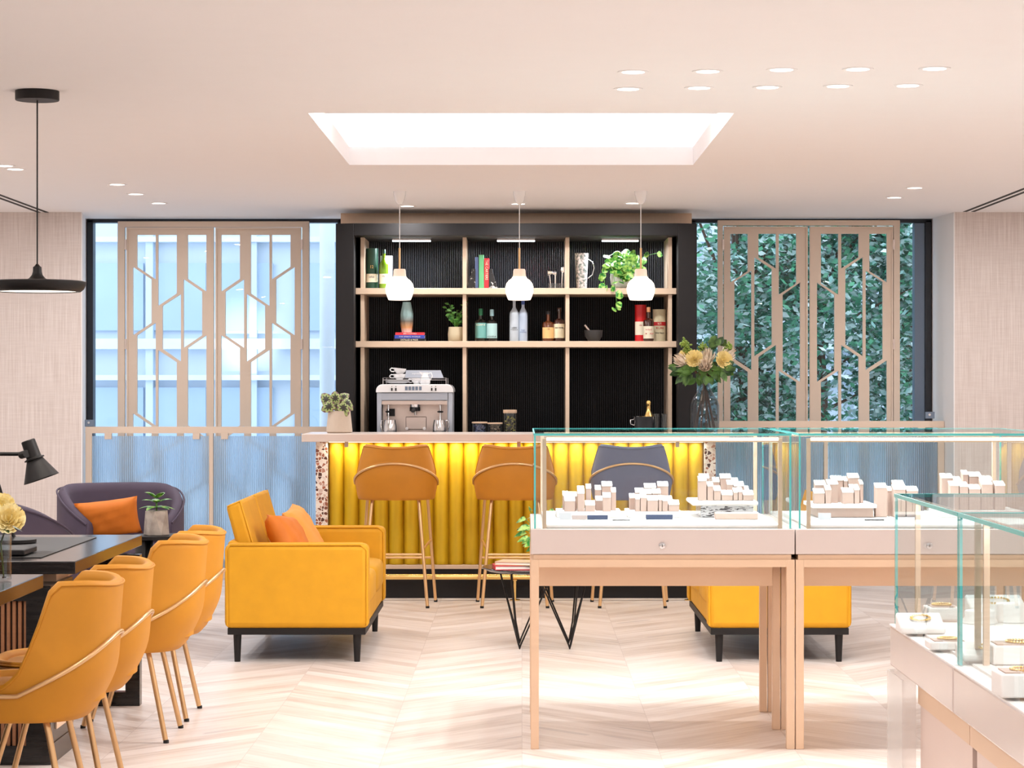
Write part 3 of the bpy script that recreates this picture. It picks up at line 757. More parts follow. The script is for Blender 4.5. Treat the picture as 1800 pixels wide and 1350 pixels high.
# ------------------------------------------------------------------ coffee table
ct = thing('coffee_table', 'round black coffee table on thin zigzag wire legs', 'table', (PX(957, 12.04), 12.04, 0))
X0, Y0 = PX(957, 12.04), 12.04
MB().lathe([(0, .405), (.30, .405), (.325, .417), (.33, .421), (.328, .425), (0, .425)], 64, (X0, Y0, 0)).build('tabletop', M_desk, ct, smooth=30)
for i in range(4):
    a0 = PI/4+PI/2*i; pt = []
    fx, fy = X0+.185*math.cos(a0), Y0+.185*math.sin(a0)
    a1, a2 = a0-.95, a0+.95
    ft = MB().tube([(X0+.24*math.cos(a1), Y0+.24*math.sin(a1), .405), (fx+.01*math.cos(a0-PI/2)+.0, fy+.01*math.sin(a0-PI/2), .03), (fx, fy, .006), (fx+.01*math.cos(a0+PI/2), fy+.01*math.sin(a0+PI/2), .03), (X0+.24*math.cos(a2), Y0+.24*math.sin(a2), .405)], .0045, 8)
    ft.tube([(fx, fy, .007), (fx+.03*math.cos(a0), fy+.03*math.sin(a0), .12), (X0+.25*math.cos(a0), Y0+.25*math.sin(a0), .405)], .0045, 8)
    ft.build('leg', M_leg, ct, smooth=80)
def book(name, label, loc, sx_, sy_, h, rz, cm, cat='book', group=None, cover=.003):
    t = thing(name, label, cat, loc, rz, group)
    c_ = MB(); c_.box(-sx_/2, sx_/2, -sy_/2, sy_/2, 0, cover); c_.box(-sx_/2, sx_/2, -sy_/2, sy_/2, h-cover, h); c_.box(-sx_/2, -sx_/2+cover, -sy_/2, sy_/2, cover, h-cover)
    c_.build('cover', cm, t, world=False); MB().box(-sx_/2+cover, sx_/2-.004, -sy_/2+.004, sy_/2-.004, cover, h-cover).build('pages', M_paper, t, world=False)
    return t
M_red = mat('red book cloth', rgb(190, 30, 50), .5); M_beige = mat('beige book cloth', rgb(206, 176, 138), .6)
book('book', 'closed book with red cover lying on the coffee table', (PX(908, 11.95), 11.9, .4255), .24, .17, .022, .1, M_red, group='books on the coffee table')
book('book', 'beige covered book lying on the red book on the coffee table', (PX(913, 11.95), 11.91, .448), .22, .17, .018, -.25, M_beige, group='books on the coffee table')
def pot(name, mb_prof, m, parent, loc=(0, 0, 0), n=32): return MB().lathe(mb_prof, n).build(name, m, parent, world=False)
# plant on the coffee table, mostly behind the showcase
pl = thing('potted_plant', 'small leafy green plant on the coffee table peeping past the showcase edge', 'plant', (X0+.02, Y0+.06, .4255))
pot('pot', [(0, 0), (.05, 0), (.062, .09), (.055, .09), (.05, .08), (0, .08)], M_conc, pl)
lf = MB(); sm = MB(); rnd = random.Random(5)
for i in range(16):
    a = 2*PI*i/16+rnd.uniform(-.2, .2); L = rnd.uniform(.12, .24); up = rnd.uniform(.3, 1.2)
    tp = Vector((math.cos(a)*L*.7, math.sin(a)*L*.5, .08+L*up)); sm.tube([(0, 0, .08), tuple(tp*.5+Vector((0, 0, .06))), tuple(tp)], .002, 5)
    for k in range(3):
        lf.leaf(tp*(1-.16*k), (math.cos(a+k-1), math.sin(a+k-1), .2), .07, .035, .5, face=(rnd.uniform(-.6, .6), -1, .5))
sm.build('stems', M_leafg, pl, world=False, recalc=False); lf.build('foliage', M_leafp, pl, world=False, recalc=False)

# ------------------------------------------------------------------ purple tub chairs
def tub(loc, rz, label):
    t = thing('tub_chair', label, 'armchair', loc, rz, 'aubergine velvet tub chairs')
    a, b = .37, .36; zb, zf = .775, .42; th = .075
    def zt_(y): 
        k = min(1, max(0, (y+.30)/.66)); return zf+(zb-zf)*math.sqrt(1-k*k)
    N = 49; ps = [math.radians(-140+280*i/(N-1)) for i in range(N)]
    def path(ph, ins): return supel(ph, a-ins, b-ins, 2.4)
    sec = [(0, .12, 0), (.0, .2, .04), (0, .6, .0), (0, .95, 0), (.015, 1.0, .0), (.04, 1.018, 0), (th-.015, 1.0, 0), (th, .95, 0), (th, .5, 0), (th, .3, 0)]
    def fn(u, v):
        ph = ps[int(round(u*(N-1)))]; s_ = sec[int(round(v*(len(sec)-1)))]
        x, y = path(ph, s_[0]+(.05*(1-min(1, s_[1]/.5)) if s_[1] < .5 and s_[0] == 0 else 0)); z = zt_(path(ph, 0)[1])*s_[1]; return (x, y, z)
    w = MB().grid(fn, N, len(sec)); m_ = len(sec)
    w.f += [tuple(range(m_)), tuple((N-1)*m_+i for i in range(m_))[::-1]]
    w.build('shell', M_purple, t, world=False, smooth=60)
    MB().tube([(*path(ph, 0), zt_(path(ph, 0)[1])*.99) for ph in ps], .006, 6).build('piping', M_purple, t, world=False, smooth=80)
    se = MB().ball((0, .03, .36), .285, .30, .075, n=14, e=.4); se.build('seat_cushion', M_purple, t, world=False, smooth=80)
    MB().lathe([(0, .10), (.27, .10), (.28, .14), (.28, .32), (0, .32)], 40).build('base', M_purple, t, world=False)
    for x in (-.18, .18):
        for y in (-.18, .18): MB().cyl((x, y, .11), (x*1.15, y*1.15, 0), .014, .01).build('leg', M_leg, t, world=False)
    return t
ta = tub((PX(212, 13.6), 13.6, 0), math.radians(200), 'aubergine velvet tub chair with an orange cushion, before the left window')
dup(ta, (PX(22, 12.3), 12.3, 0), math.radians(-68), 'aubergine velvet tub chair seen from its back, behind the farther desk')
cushion('cushion', 'burnt orange rectangular cushion in the tub chair by the left window', M_orange, (PX(193, 13.45), 13.40, .60), .37, .235, .12, math.radians(18), math.radians(-7), math.radians(8))

# side table and plant
sY = 12.7
sd = thing('side_table', 'small round black side table holding the concrete plant pot', 'side table', (PX(282, sY), sY, 0))
zT = PZ(940, sY)
def side_body():
    mb = MB(); X_ = PX(282, sY)
    for s_ in (-1, 1):
        mb.grid(lambda u, v: (X_+.14*math.cos((u-.5)*1.9+(0 if s_ > 0 else PI)), sY+.14*math.sin((u-.5)*1.9+(0 if s_ > 0 else PI)), v*(zT-.02)), 12, 2)
    return mb
X_ = PX(282, sY)
MB().lathe([(0, zT-.022), (.15, zT-.022), (.155, zT-.018), (.155, zT-.003), (.15, zT), (0, zT)], 48, (X_, sY, 0)).build('tabletop', M_leg, sd)
for s_ in (-1, 1):
    q = MB(); out_ = []; 
    def fn(u, v, s_=s_):
        a = (u-.5)*2.1+(0 if s_ > 0 else PI); r_ = .14 if v < .5 else .12
        vv = (v if v < .5 else 1-v)*2; return (X_+r_*math.cos(a), sY+r_*math.sin(a), vv*(zT-.022))
    ar = [(-.5, 0), (.5, 0)]
    q.grid(lambda u, v: (X_+.14*math.cos((u-.5)*2.1+(0 if s_ > 0 else PI)), sY+.14*math.sin((u-.5)*2.1+(0 if s_ > 0 else PI)), v*(zT-.022)), 14, 4)
    o = q.build('leg', M_leg, sd, recalc=False, smooth=60); sol = o.modifiers.new('s', 'SOLIDIFY'); sol.thickness = .02
MB().lathe([(0, 0), (.15, 0), (.15, .015), (0, .015)], 40, (X_, sY, 0)).build('base', M_leg, sd)
pp = thing('potted_plant', 'small variegated leafy plant in a faceted grey concrete pot on the side table', 'plant', (PX(275, sY), sY, zT))
h_ = .135; q = MB(); n = 6
ra, rb_ = .072, .066
v0 = [(ra*math.cos(2*PI*i/6), ra*math.sin(2*PI*i/6), 0) for i in range(6)]; v1 = [(rb_*math.cos(2*PI*(i+.5)/6), rb_*math.sin(2*PI*(i+.5)/6), h_) for i in range(6)]
q.add(v0+v1, [tuple(range(6))[::-1], tuple(range(6, 12))]+[(i, (i+1) % 6, 6+i) for i in range(6)]+[((i+1) % 6, 6+(i+1) % 6, 6+i) for i in range(6)])
q.build('pot', M_conc, pp, world=False, smooth=20, bevel=.002)
lf = MB(); rnd = random.Random(3)
for i in range(13):
    a = 2*PI*i/13+rnd.uniform(-.2, .2); L = rnd.uniform(.1, .125)
    lf.leaf((0, 0, h_+.02+.05*(i % 3)/2), (math.cos(a), math.sin(a), .35+.35*(i % 3)), L, .045, .45, fold=-.25, n=6)
MB().cyl((0, 0, h_-.005), (0, 0, h_+.06), .005).build('stem', M_leafg, pp, world=False)
lf.build('foliage', M_leafp, pp, world=False, recalc=False)

# ------------------------------------------------------------------ desks
DX = -1.652
def desk(y0, y1, label, ped):
    t = thing('desk', label, 'desk', (-2.3, (y0+y1)/2, 0), 0, 'black desks on the left')
    x0 = -3.2; z1, z0_ = .737, .69
    top = MB().box(x0, DX, y0, y1, z0_, z1).build('tabletop', M_desk, t, bevel=.003)
    MB().box(x0+.14, DX-.16, y0+.16, y1-.2, z1+.0005, z1+.003).build('inlay', M_leg, top)
    MB().box(x0, DX+.0015, y0+.001, y1-.001, z0_+.002, z1-.003).build('edge', M_deskside, top) if False else None
    MB().box(x0+.1, DX-.09, y0+.1, y1-.1, .655, z0_).build('riser', M_oak, t)
    if ped:
        px0, px1, py0, py1 = -2.5, DX-.07, y0-.1, y0+.31
        c = MB().box(px0, px1, py0+.03, py1, .06, .655).build('pedestal', M_deskside, t)
        MB().box(px1+.001, px1+.006, py0+.08, py1-.04, .12, .60).build('side_panel', M_oak, c)
        fr_ = MB(); fr_.box(px1-.09, px1, py0, py0+.03, 0, .655); fr_.box(px0, px0+.09, py0, py0+.03, 0, .655); fr_.box(px0+.09, px1-.09, py0, py0+.03, 0, .07); fr_.box(px0+.09, px1-.09, py0, py0+.03, .6, .655)
        fr_.build('front_frame', M_desk, c)
        sl = MB(); x = px0+.09
        while x < px1-.09: sl.box(x, min(x+.012, px1-.09), py0+.008, py0+.03, .07, .6); x += .021
        sl.build('slatted_front', M_slat, c)
        MB().box(px0, px1+.004, py0+.03, py1+.01, 0, .075).build('plinth', M_deskside, c)
    else:
        MB().box(-3.0, DX-.35, y0+.05, y1-.1, 0, .655).build('pedestal', M_deskside, t)
    # closed loop leg at the far end
    if ped:
        l = MB(); ya, yb = y1-.06, y1-.002; xa, xb = -2.9, DX
        l.box(xb-.06, xb, ya, yb, 0, .655); l.box(xa, xa+.06, ya, yb, 0, .655); l.box(xa+.06, xb-.06, ya, yb, 0, .06); l.box(xa+.06, xb-.06, ya, yb, .6, .655)
        l.build('leg', M_desk, t, bevel=.002)
    return t
desk(8.42, 9.90, 'farther black desk with the black task lamp on it', True)
desk(6.3, 7.86, 'nearer black desk carrying the yellow flowers', False)
# notebook on far desk
bk = tag(MB().box(-2.5, PX(70, 8.9), 8.62, 8.85, .7435, .765).build('notebook', M_leg, bevel=.004), 'closed black notebook lying on the farther desk behind the yellow flower', 'notebook')
# desk lamp
Yl = 9.35
dl = thing('desk_lamp', 'black articulated task lamp with cone shade on the farther desk', 'lamp', (PX(52, Yl)-.05, Yl, .7435))
def DP(x, y): return (PX(x, Yl), Yl, PZ(y, Yl))
MB().lathe([(0, 0), (.09, 0), (.09, .012), (.02, .022), (0, .022)], 36, (PX(25, Yl), Yl, .7435)).build('base', M_leg, dl)
ar = MB(); ar.cyl((PX(25, Yl), Yl, .76), DP(-8, 835), .008); ar.cyl(DP(-8, 835), DP(-60, 798), .008); ar.cyl(DP(-60, 798), DP(40, 798), .008)
ar.build('arm', M_leg, dl)
ax0, ax1 = Vector(DP(49, 774)), Vector(DP(73, 842)); d = (ax1-ax0).normalized()
Rm = d.to_track_quat('Z', 'Y').to_matrix().to_4x4(); Mx = Matrix.Translation(ax0) @ Rm
Lx = (ax1-ax0).length
hd = MB().lathe([(0, 0), (.026, 0), (.029, .003), (.031, .074), (.042, .078), (.042, .083), (.034, .084), (.075, Lx), (.072, Lx), (.031, .09), (0, .088)], 36, M=Mx)
sh_ = hd.build('shade', M_leg, dl, smooth=30)
MB().cyl(DP(38, 800), (DP(50, 797)[0], Yl-.035, DP(50, 797)[2]), .016).build('joint', M_leg, dl)
MB().ball(tuple(ax0+d*(Lx-.03)), .022).build('bulb', E_neck, dl)
# yellow flowers in glass vase, nearer desk
vx, vy = PX(-4, 7.6), 7.6
va = thing('flower_vase', 'yellow peony blooms in a glass vase on the nearer desk', 'vase of flowers', (vx, vy, .7425))
MB().lathe([(.001, 0), (.045, 0), (.045, .17), (.0425, .17), (.0425, .006), (.001, .006)], 36).build('vase', M_cglass, va, world=False)
def rose(mb, c, R, seed, axis=(0, -1, .4)):
    rnd = random.Random(seed); q = Vector(axis).normalized().to_track_quat('Z', 'Y').to_matrix().to_4x4(); T = Matrix.Translation(c) @ q
    for ring in range(5):
        rr = R*(.18+.2*ring); n = 3+ring*2
        for k in range(n):
            a0 = 2*PI*k/n+ring*.7+rnd.uniform(-.15, .15); wd = 2*PI/n*.8
            hh = R*(1.0-.13*ring)*rnd.uniform(.82, 1.12); op = .12+.16*ring+rnd.uniform(-.05, .14)
            def fn(u, v, a0=a0, wd=wd, rr=rr, hh=hh, op=op, ph=rnd.uniform(0, 6)):
                a = a0+(u-.5)*wd*(1.4-.2*v); r_ = rr*(.35+.65*math.sin(v*PI*.6))+op*R*v*v*.42
                z = hh*(v-.35)*(1-.12*abs(u-.5)*2)+R*.10*math.sin(ph+u*11)*v
                return (r_*math.cos(a), r_*math.sin(a), z)
            mb.grid(fn, 6, 5, M=T)
fl = MB(); 
for k, (dx, dy, dz, R) in enumerate(((.042, -.03, .20, .044), (-.04, .0, .215, .046), (.0, .05, .235, .04))): rose(fl, (dx, dy, dz), R, k+1, (dx*6, -1, .6))
fl.build('blooms', M_petal, va, world=False, recalc=False, smooth=80)
sm = MB(); 
for dx in (-.02, .0, .02): sm.tube([(dx, 0, .01), (dx*.5, 0, .12), (dx*2, -.01, .2)], .003, 6)
lf = MB()
for k in range(7): a = k*.9; lf.leaf((0, 0, .17), (math.cos(a), math.sin(a), .4), .09, .04, .5)
sm.build('stems', M_leafd, va, world=False); lf.build('leaves', M_leafd, va, world=False, recalc=False)

# ------------------------------------------------------------------ pendants
pY = YC(160)
bp = thing('pendant_lamp', 'large flat black pendant lamp hanging over the desks', 'pendant lamp', (PX(65.5, pY), pY, CEIL))
MB().lathe([(0, 0), (.089, 0), (.089, -.036), (.087, -.039), (0, -.039)], 48).build('canopy', M_leg, bp, world=False)
zsh = PZ(468, pY)-CEIL
MB().cyl((0, 0, -.036), (0, 0, zsh), .0032, n=8).build('cord', M_rub, bp, world=False)
MB().lathe([(.004, zsh+.01), (.012, zsh), (.017, zsh-.003), (.018, zsh-.022), (.022, zsh-.036), (.034, zsh-.05), (.05, zsh-.056), (.185, zsh-.060), (.197, zsh-.064), (.197, zsh-.075), (.188, zsh-.094), (.175, zsh-.1045), (.165, zsh-.105), (.165, zsh-.09), (0, zsh-.09)], 64).build('shade', M_leg, bp, world=False, smooth=40)
MB().lathe([(0, zsh-.101), (.164, zsh-.101), (.164, zsh-.098), (0, zsh-.098)], 48).build('diffuser', emis('lit pendant diffuser', rgb(255, 244, 228), 2.5), bp, world=False)
area('pendant_light', (0, 0, zsh-.103), .3, .3, 8, (1, .93, .82), disk=True, parent=bp)
gp = None
gY = 14.2
for i, x in enumerate((702.5, 913, 1126.5)):
    lb = 'white opal glass pendant lamp over the bar, ' + ['nearest the left window', 'the middle one of three', 'in front of the trailing plant'][i]
    if gp: dup(gp, (PX(x, gY), gY, CEIL), 0, lb); continue
    gp = thing('globe_pendant', lb, 'pendant lamp', (PX(x, gY), gY, CEIL), 0, 'opal pendant lamps over the bar')
    zz = lambda y: PZ(y, gY)-CEIL
    MB().lathe([(0, 0), (.04, 0), (.039, -.02), (.028, -.062), (.012, -.082), (0, -.084)], 32).build('canopy', M_porc, gp, world=False)
    MB().cyl((0, 0, -.08), (0, 0, zz(436)), .0028, n=8).build('cord', M_porc, gp, world=False)
    MB().cyl((0, 0, zz(436)), (0, 0, zz(474)), .0062, n=12).build('stem', M_brass, gp, world=False)
    MB().lathe([(0, zz(472.5)), (.034, zz(473)), (.038, zz(476)), (.039, zz(482)), (.042, zz(487))], 40).build('shade_neck', E_neck, gp, world=False, smooth=60)
    MB().lathe([(.042, zz(486.5)), (.048, zz(489.5)), (.066, zz(493)), (.082, zz(499)), (.088, zz(506)), (.086, zz(514)), (.077, zz(522)), (.069, zz(527)), (.064, zz(527.5)), (0, zz(526))], 48).build('shade', E_lamp, gp, world=False, smooth=60)
# ------------------------------------------------------------------ downlights, vents
proto = None
def downlight(x, y, label, z=CEIL, power=13.5, group='ceiling downlights'):
    power *= LK
    global proto
    if proto is None:
        proto = thing('downlight', label, 'downlight', (x, y, z), 0, group)
        MB().lathe([(.044, -.0005), (.044, -.003), (.060, -.003), (.0605, 0), (.044, -.0005)], 32, cap=False).build('ring', M_ceil, proto, world=False)
        MB().lathe([(0, -.0012), (.0435, -.0012), (.0435, -.0028), (0, -.0028)], 24).build('lens', E_down, proto, world=False)
        t = proto
    else: t = dup(proto, (x, y, z), 0, label, group)
    area('downlight_beam', (0, 0, -.006), .075, .075, power, (1, .985, .975), disk=True, parent=t)
WORD = ['first', 'second', 'third', 'fourth', 'fifth']
for i, (x, y) in enumerate(((1113, 126), (1244, 125), (1374, 122), (1508, 121), (1643, 120))):
    Yd = YC(y); downlight(PX(x, Yd), Yd, f'{WORD[i]} downlight from the left in the nearer row above the showcases')
for i, (x, y) in enumerate(((1104, 156), (1229, 154), (1349, 153), (1473, 151), (1596, 150))):
    Yd = YC(y); downlight(PX(x, Yd), Yd, f'{WORD[i]} downlight from the left in the farther row above the showcases')
for x, y, l in ((8, 291, 'downlight at the left edge, left of the black pendant cord, upper one of two'), (27, 297, 'downlight at the left edge close by the black pendant cord, lower one of two'),
                (206, 324, 'nearest of the three downlights before the left window'), (239, 341, 'middle of the three downlights before the left window'), (279, 357, 'farthest of the three downlights before the left window'),
                (1608, 330, 'nearer of the two downlights before the right window'), (1572, 347, 'farther of the two downlights before the right window'),
                (716, 362, 'downlight beside the canopy of the left globe pendant'), (911, 358, 'downlight beside the canopy of the middle globe pendant'), (1112, 357, 'downlight beside the canopy of the right globe pendant')):
    Yd = YC(y); downlight(PX(x, Yd), Yd, l, power=7)
for x, l in ((-.74, 'left'), (-.015, 'middle'), (.70, 'right')): downlight(x, 10.6, f'{l} downlight inside the recessed ceiling tray', z=zt, power=10)
for i, y in enumerate((-1.0, 1.6, 4.2, 6.4)):
    for j, x in enumerate((-3.6, -1.2, 1.2, 3.6)): downlight(x, y, f'round downlight behind the camera, {WORD[i]} row from the back, {WORD[j]} from the left', power=(24, 22, 15, 8)[i], group='downlights over the shop floor')
SIDE = ['over the far end of the desks on the left', 'behind the tub chairs on the left', 'over the nearer desk on the left', 'right of the showcases', 'right of the yellow sofa', 'behind the right sofa', 'over the desk chairs', 'by the right window corner', 'by the left wall beside the window']
for j, (x, y) in enumerate(((-3.6, 9), (-3.6, 11.6), (-2.2, 7.6), (3.9, 9.2), (3.9, 12), (2.4, 12.6), (-2.2, 10.4), (3.7, 14.6), (-4.2, 14.4))):
    downlight(x, y, 'round downlight, '+SIDE[j], power=13, group='downlights over the shop floor') if abs(PX(1, y)) and abs(x) > 900*y/F-.02 else None
for (xa, ya, xb, yb, l) in ((-12, 341, 78, 374, 'dark slot air vent in the ceiling by the left wall'), (1703, 372, 1812, 330, 'dark slot air vent in the ceiling by the right wall')):
    p0 = Vector((PX(xa, YC(ya)), YC(ya), CEIL-.002)); p1 = Vector((PX(xb, YC(yb)), YC(yb), CEIL-.002)); d = (p1-p0).normalized(); s_ = d.cross(Vector((0, 0, 1)))
    t = thing('slot_vent', l, 'air vent', tuple((p0+p1)/2))
    for k in (-1, 1):
        c = s_*(.028*k); w = s_*.013; q = MB(); zz_ = Vector((0, 0, .003))
        q.add([p0+c-w, p1+c-w, p1+c+w, p0+c+w, p0+c-w+zz_, p1+c-w+zz_, p1+c+w+zz_, p0+c+w+zz_], [(0, 3, 2, 1), (4, 5, 6, 7), (0, 1, 5, 4), (1, 2, 6, 5), (2, 3, 7, 6), (3, 0, 4, 7)]); q.build('slot', M_rub, t)

# ------------------------------------------------------------------ showcases on tables
def glass_box(root, x0, x1, y0, y1, z0, z1, th=.008, top_over=0, edges=True):
    for n_, a in (('front_glass', (x0, x1, y0, y0+th, z0, z1-th)), ('back_glass', (x0, x1, y1-th, y1, z0, z1-th)), ('side_glass', (x0, x0+th, y0+th, y1-th, z0, z1-th)), ('side_glass', (x1-th, x1, y0+th, y1-th, z0, z1-th))):
        MB().box(*a).build(n_, M_glass, root)
    MB().box(x0, x1, y0, y1, z1-th, z1).build('top_glass', M_gtop, root)
    e = MB(); w = .0012
    # greenish polished edges: vertical corners and the rim of the top sheet
    for (xa, ya) in ((x0, y0), (x1-th, y0), (x0, y1-th), (x1-th, y1-th)): e.box(xa+.001, xa+th-.001, ya-w, ya+th+w, z0+.001, z1-th-.001)
    t2 = .004
    e.box(x0-w, x1+w, y0-w, y0+t2, z1-th, z1+w/2); e.box(x0-w, x1+w, y1-t2, y1+w, z1-th, z1+w/2)
    e.box(x0-w, x0+t2, y0+t2, y1-t2, z1-th, z1+w/2); e.box(x1-t2, x1+w, y0+t2, y1-t2, z1-th, z1+w/2)
    if edges: e.build('glass_edge', M_gedge, root)
def showcase(x0, x1, label, tlabel, keyx):
    y0, y1 = 8.68, 9.69
    tb = thing('showcase_table', tlabel, 'table', ((x0+x1)/2, (y0+y1)/2, 0), 0, 'rose gold showcase tables')
    lw = .031; zt_ = PZ(984, y0)
    for xa in (x0, x1-lw):
        for ya in (y0, 9.17, y1-lw): MB().box(xa, xa+lw, ya, ya+lw, 0, zt_).build('leg', M_copper, tb, bevel=.0015)
    f = MB(); zl = PZ(997, y0)
    for ya in (y0, y1-lw): f.box(x0+lw, x1-lw, ya, ya+lw, zl, zt_)
    for xa in (x0, x1-lw): 
        f.box(xa, xa+lw, y0+lw, 9.17, zl, zt_); f.box(xa, xa+lw, 9.17+lw, y1-lw, zl, zt_)
    f.build('rail', M_copper, tb)
    MB().box(x0+lw+.001, x1-lw-.03, 8.90, y1-lw-.05, PZ(1030, 8.9), zl+.01).build('apron', M_copper, tb)
    MB().box(x0+.01, x1-.012, y0+.01, y1-.01, zt_, PZ(975, y0)-.001).build('plinth_strip', M_copper, tb)
    s = thing('glass_showcase', label, 'showcase', ((x0+x1)/2, (y0+y1)/2, PZ(974.5, y0)), 0, 'glass jewellery showcases on tables')
    zb, zg = PZ(974.5, y0), PZ(930, y0)
    MB().box(x0, x1, y0, y1, zb, zg).build('base', M_body, s, bevel=.003)
    k = MB().lathe([(0, 0), (.012, 0), (.012, .004), (.008, .006), (0, .006)], 24, M=Matrix.Translation((keyx, y0, PZ(959, y0))) @ Matrix.Rotation(PI/2, 4, 'X')).build('lock', M_chrome, s)
    MB().box(keyx-.0015, keyx+.0015, y0-.0075, y0-.006, PZ(959, y0)-.005, PZ(959, y0)+.005).build('keyhole', M_ink, k)
    glass_box(s, x0+.012, x1-.012, y0+.006, y1-.006, zg+.0005, 1.204)
    MB().box(x0+.05, x1-.05, y0+.04, y1-.06, zg+.0005, zg+.016).build('deck', M_deck, s, bevel=.006, seg=3)
    # light frame: four posts and the rails with LED strips
    fx0, fx1, fy0, fy1 = x0+.045, x1-.045, y0+.025, y1-.045; pw = .015; zr = 1.185
    for xa in (fx0, fx1-pw):
        for ya in (fy0, fy1-pw): MB().box(xa, xa+pw, ya, ya+pw, zg+.0005, zr).build('post', M_oakled, s)
    for ya in (fy0, fy1-pw):
        MB().box(fx0+pw, fx1-pw, ya, ya+pw, zr-.014, zr).build('light_rail', M_oakled, s)
        MB().box(fx0+pw, fx1-pw, ya-.002, ya, zr-.008, zr+.004).build('led_strip', E_warm, s)
    cxm = (x0+x1)/2; cym = (y0+y1)/2; zc = PZ(974.5, y0)
    for ya in (fy0+pw/2, fy1-pw/2): area('showcase_led', (0, ya-cym, zr-.016-zc), fx1-fx0-.06, .012, 1.6 if ya < cym else 3.6, (1, .975, .95), parent=s)
    return zg+.016
xs0, xs1 = PX(933, 8.68), PX(1397, 8.68); xs2, xs3 = xs1+.004, xs1+.004+(xs1-xs0)
DZ = showcase(xs0, xs1, 'glass jewellery showcase nearer the bar stools, left one of the pair on tables', 'rose gold table under the left glass showcase', PX(1164, 8.68))
showcase(xs2, xs3, 'glass jewellery showcase to the right of the first, partly behind the near counter', 'rose gold table under the right glass showcase', PX(1634, 8.68))

def block_mesh(w, h, d=.048, slope=.3):
    mb = MB(); dz = min(h*.4, d*slope)
    mb.prism([(0, 0), (d, 0), (d, h), (0, h-dz)], -w/2, w/2, 'x'); return mb
SIZE = lambda h: 'short' if h < .05 else 'medium' if h < .085 else 'tall'
M_ring = mat('gold ring', rgb(210, 180, 130), .2, metal=1)
M_gem = mat('clear ring stone', rgb(235, 235, 240), .05, metal=.6)
def blocks(cname, lst, u0, v0, sc_, zbase, rows, group):
    """lst: (ul, ur, vtop, row) measured in a crop of the photo; row index sets the depth"""
    for r_ in range(len(rows)):
        row = sorted([b for b in lst if b[3] == r_])
        for i, (ul, ur, vt, _) in enumerate(row):
            Y = rows[r_]; x = PX(u0+(ul+ur)/2/sc_, Y); w = (ur-ul)/sc_*Y/F; zt_ = PZ(v0+vt/sc_, Y+.048); h = max(.02, zt_-zbase)
            rn = ['front', 'second', 'third', 'back'][r_ if len(rows) > 2 or r_ == 0 else 3]
            t = thing('ring_block', f'{SIZE(h)} ring block, {(WORD+["sixth", "seventh", "eighth"])[i]} in the {rn} row, {cname}', 'display block', (x, Y, zbase), 0, group)
            block_mesh(w*.94, h).build('body', M_blk, t, world=False, bevel=.0015); dz = min(h*.4, .048*.3); MB().prism([(-.0015, h-dz-.004), (-.0015, h-dz+.0015), (.048, h+.0015), (.0495, h-.003)], -w*.47-.0006, w*.47+.0006, 'x').build('pad', M_deck, t, world=False, bevel=.001)  # white top piece over darker body paints lit slope and shaded faces
            q = MB(); dz = min(h*.4, .048*.3); q.tube([(.006*math.cos(a), .024, h-dz*.5+.002+.006*math.sin(a)) for a in [PI*k/8 for k in range(9)]], .0009, 6)
            q.build('ring', M_ring, t, world=False, recalc=False)
DZ += .0006
rz_ = .879
def slab(name, label, x0, x1, y0, y1, z0, z1, m, cat='display riser', bv=.002): 
    o = MB().box(x0, x1, y0, y1, z0, z1).build(name, m, bevel=bv); return tag(o, label, cat)
r1 = slab('display_riser', 'low white riser at the left end of the left showcase', PX(978, 9.2), PX(1092, 9.2), 9.13, 9.42, DZ, rz_, M_deck)
blocks('left cluster of left showcase', [(183,270,230,0),(285,342,172,0),(343,423,262,0),(480,545,202,0),(215,283,195,1),(350,392,135,1),(425,480,228,1),(546,584,163,1),(170,214,190,2),(420,470,145,2),(471,556,116,2),(283,340,150,2)], 950, 820, 4.39, rz_, (9.17, 9.235, 9.30), 'ring blocks in the left cluster of the left showcase')
r2 = slab('display_riser', 'low white riser in the middle of the left showcase', PX(1102, 9.2), PX(1198, 9.2), 9.13, 9.42, DZ, rz_, M_deck)
blocks('middle cluster of left showcase', [(732,768,215,0),(770,819,205,0),(822,909,225,0),(912,938,222,0),(940,984,228,0),(986,1074,258,0),(730,800,166,1),(803,858,175,1),(862,930,172,1),(935,1020,226,1),(800,895,130,2),(903,989,116,2),(686,730,208,2)], 950, 820, 4.39, rz_, (9.17, 9.235, 9.30), 'ring blocks in the middle cluster of the left showcase')
st_ = thing('display_stand', 'white rounded display stand on marbled legs at the right end of the left showcase', 'display stand', (PX(1275, 9.2), 9.25, DZ))
MB().box(PX(1215, 9.15), PX(1332, 9.15), 9.12, 9.44, .905, .923).build('platform', M_deck, st_, bevel=.008, seg=3)
mm = streaky('white marble with black veins', rgb(60, 60, 66), rgb(236, 236, 240), 14, (1, 1, 4), .15, .42, .47, dist=3)
MB().box(PX(1232, 9.15), PX(1325, 9.15), 9.16, 9.42, DZ+.0005, .905).build('base', mm, st_)
blocks('marbled stand of left showcase', [(1217,1284,75,0),(1287,1335,117,0),(1337,1394,150,0),(1396,1487,183,0),(1489,1524,165,0),(1526,1560,160,0),(1562,1647,183,0),(1225,1305,56,1),(1440,1488,105,1),(1490,1574,116,1),(1576,1610,150,1),(1387,1474,56,2),(1476,1530,88,2),(1330,1384,85,2)], 950, 820, 4.39, .9235, (9.17, 9.235, 9.30), 'ring blocks on the marbled stand')
u = lambda x: 950+x/4.39
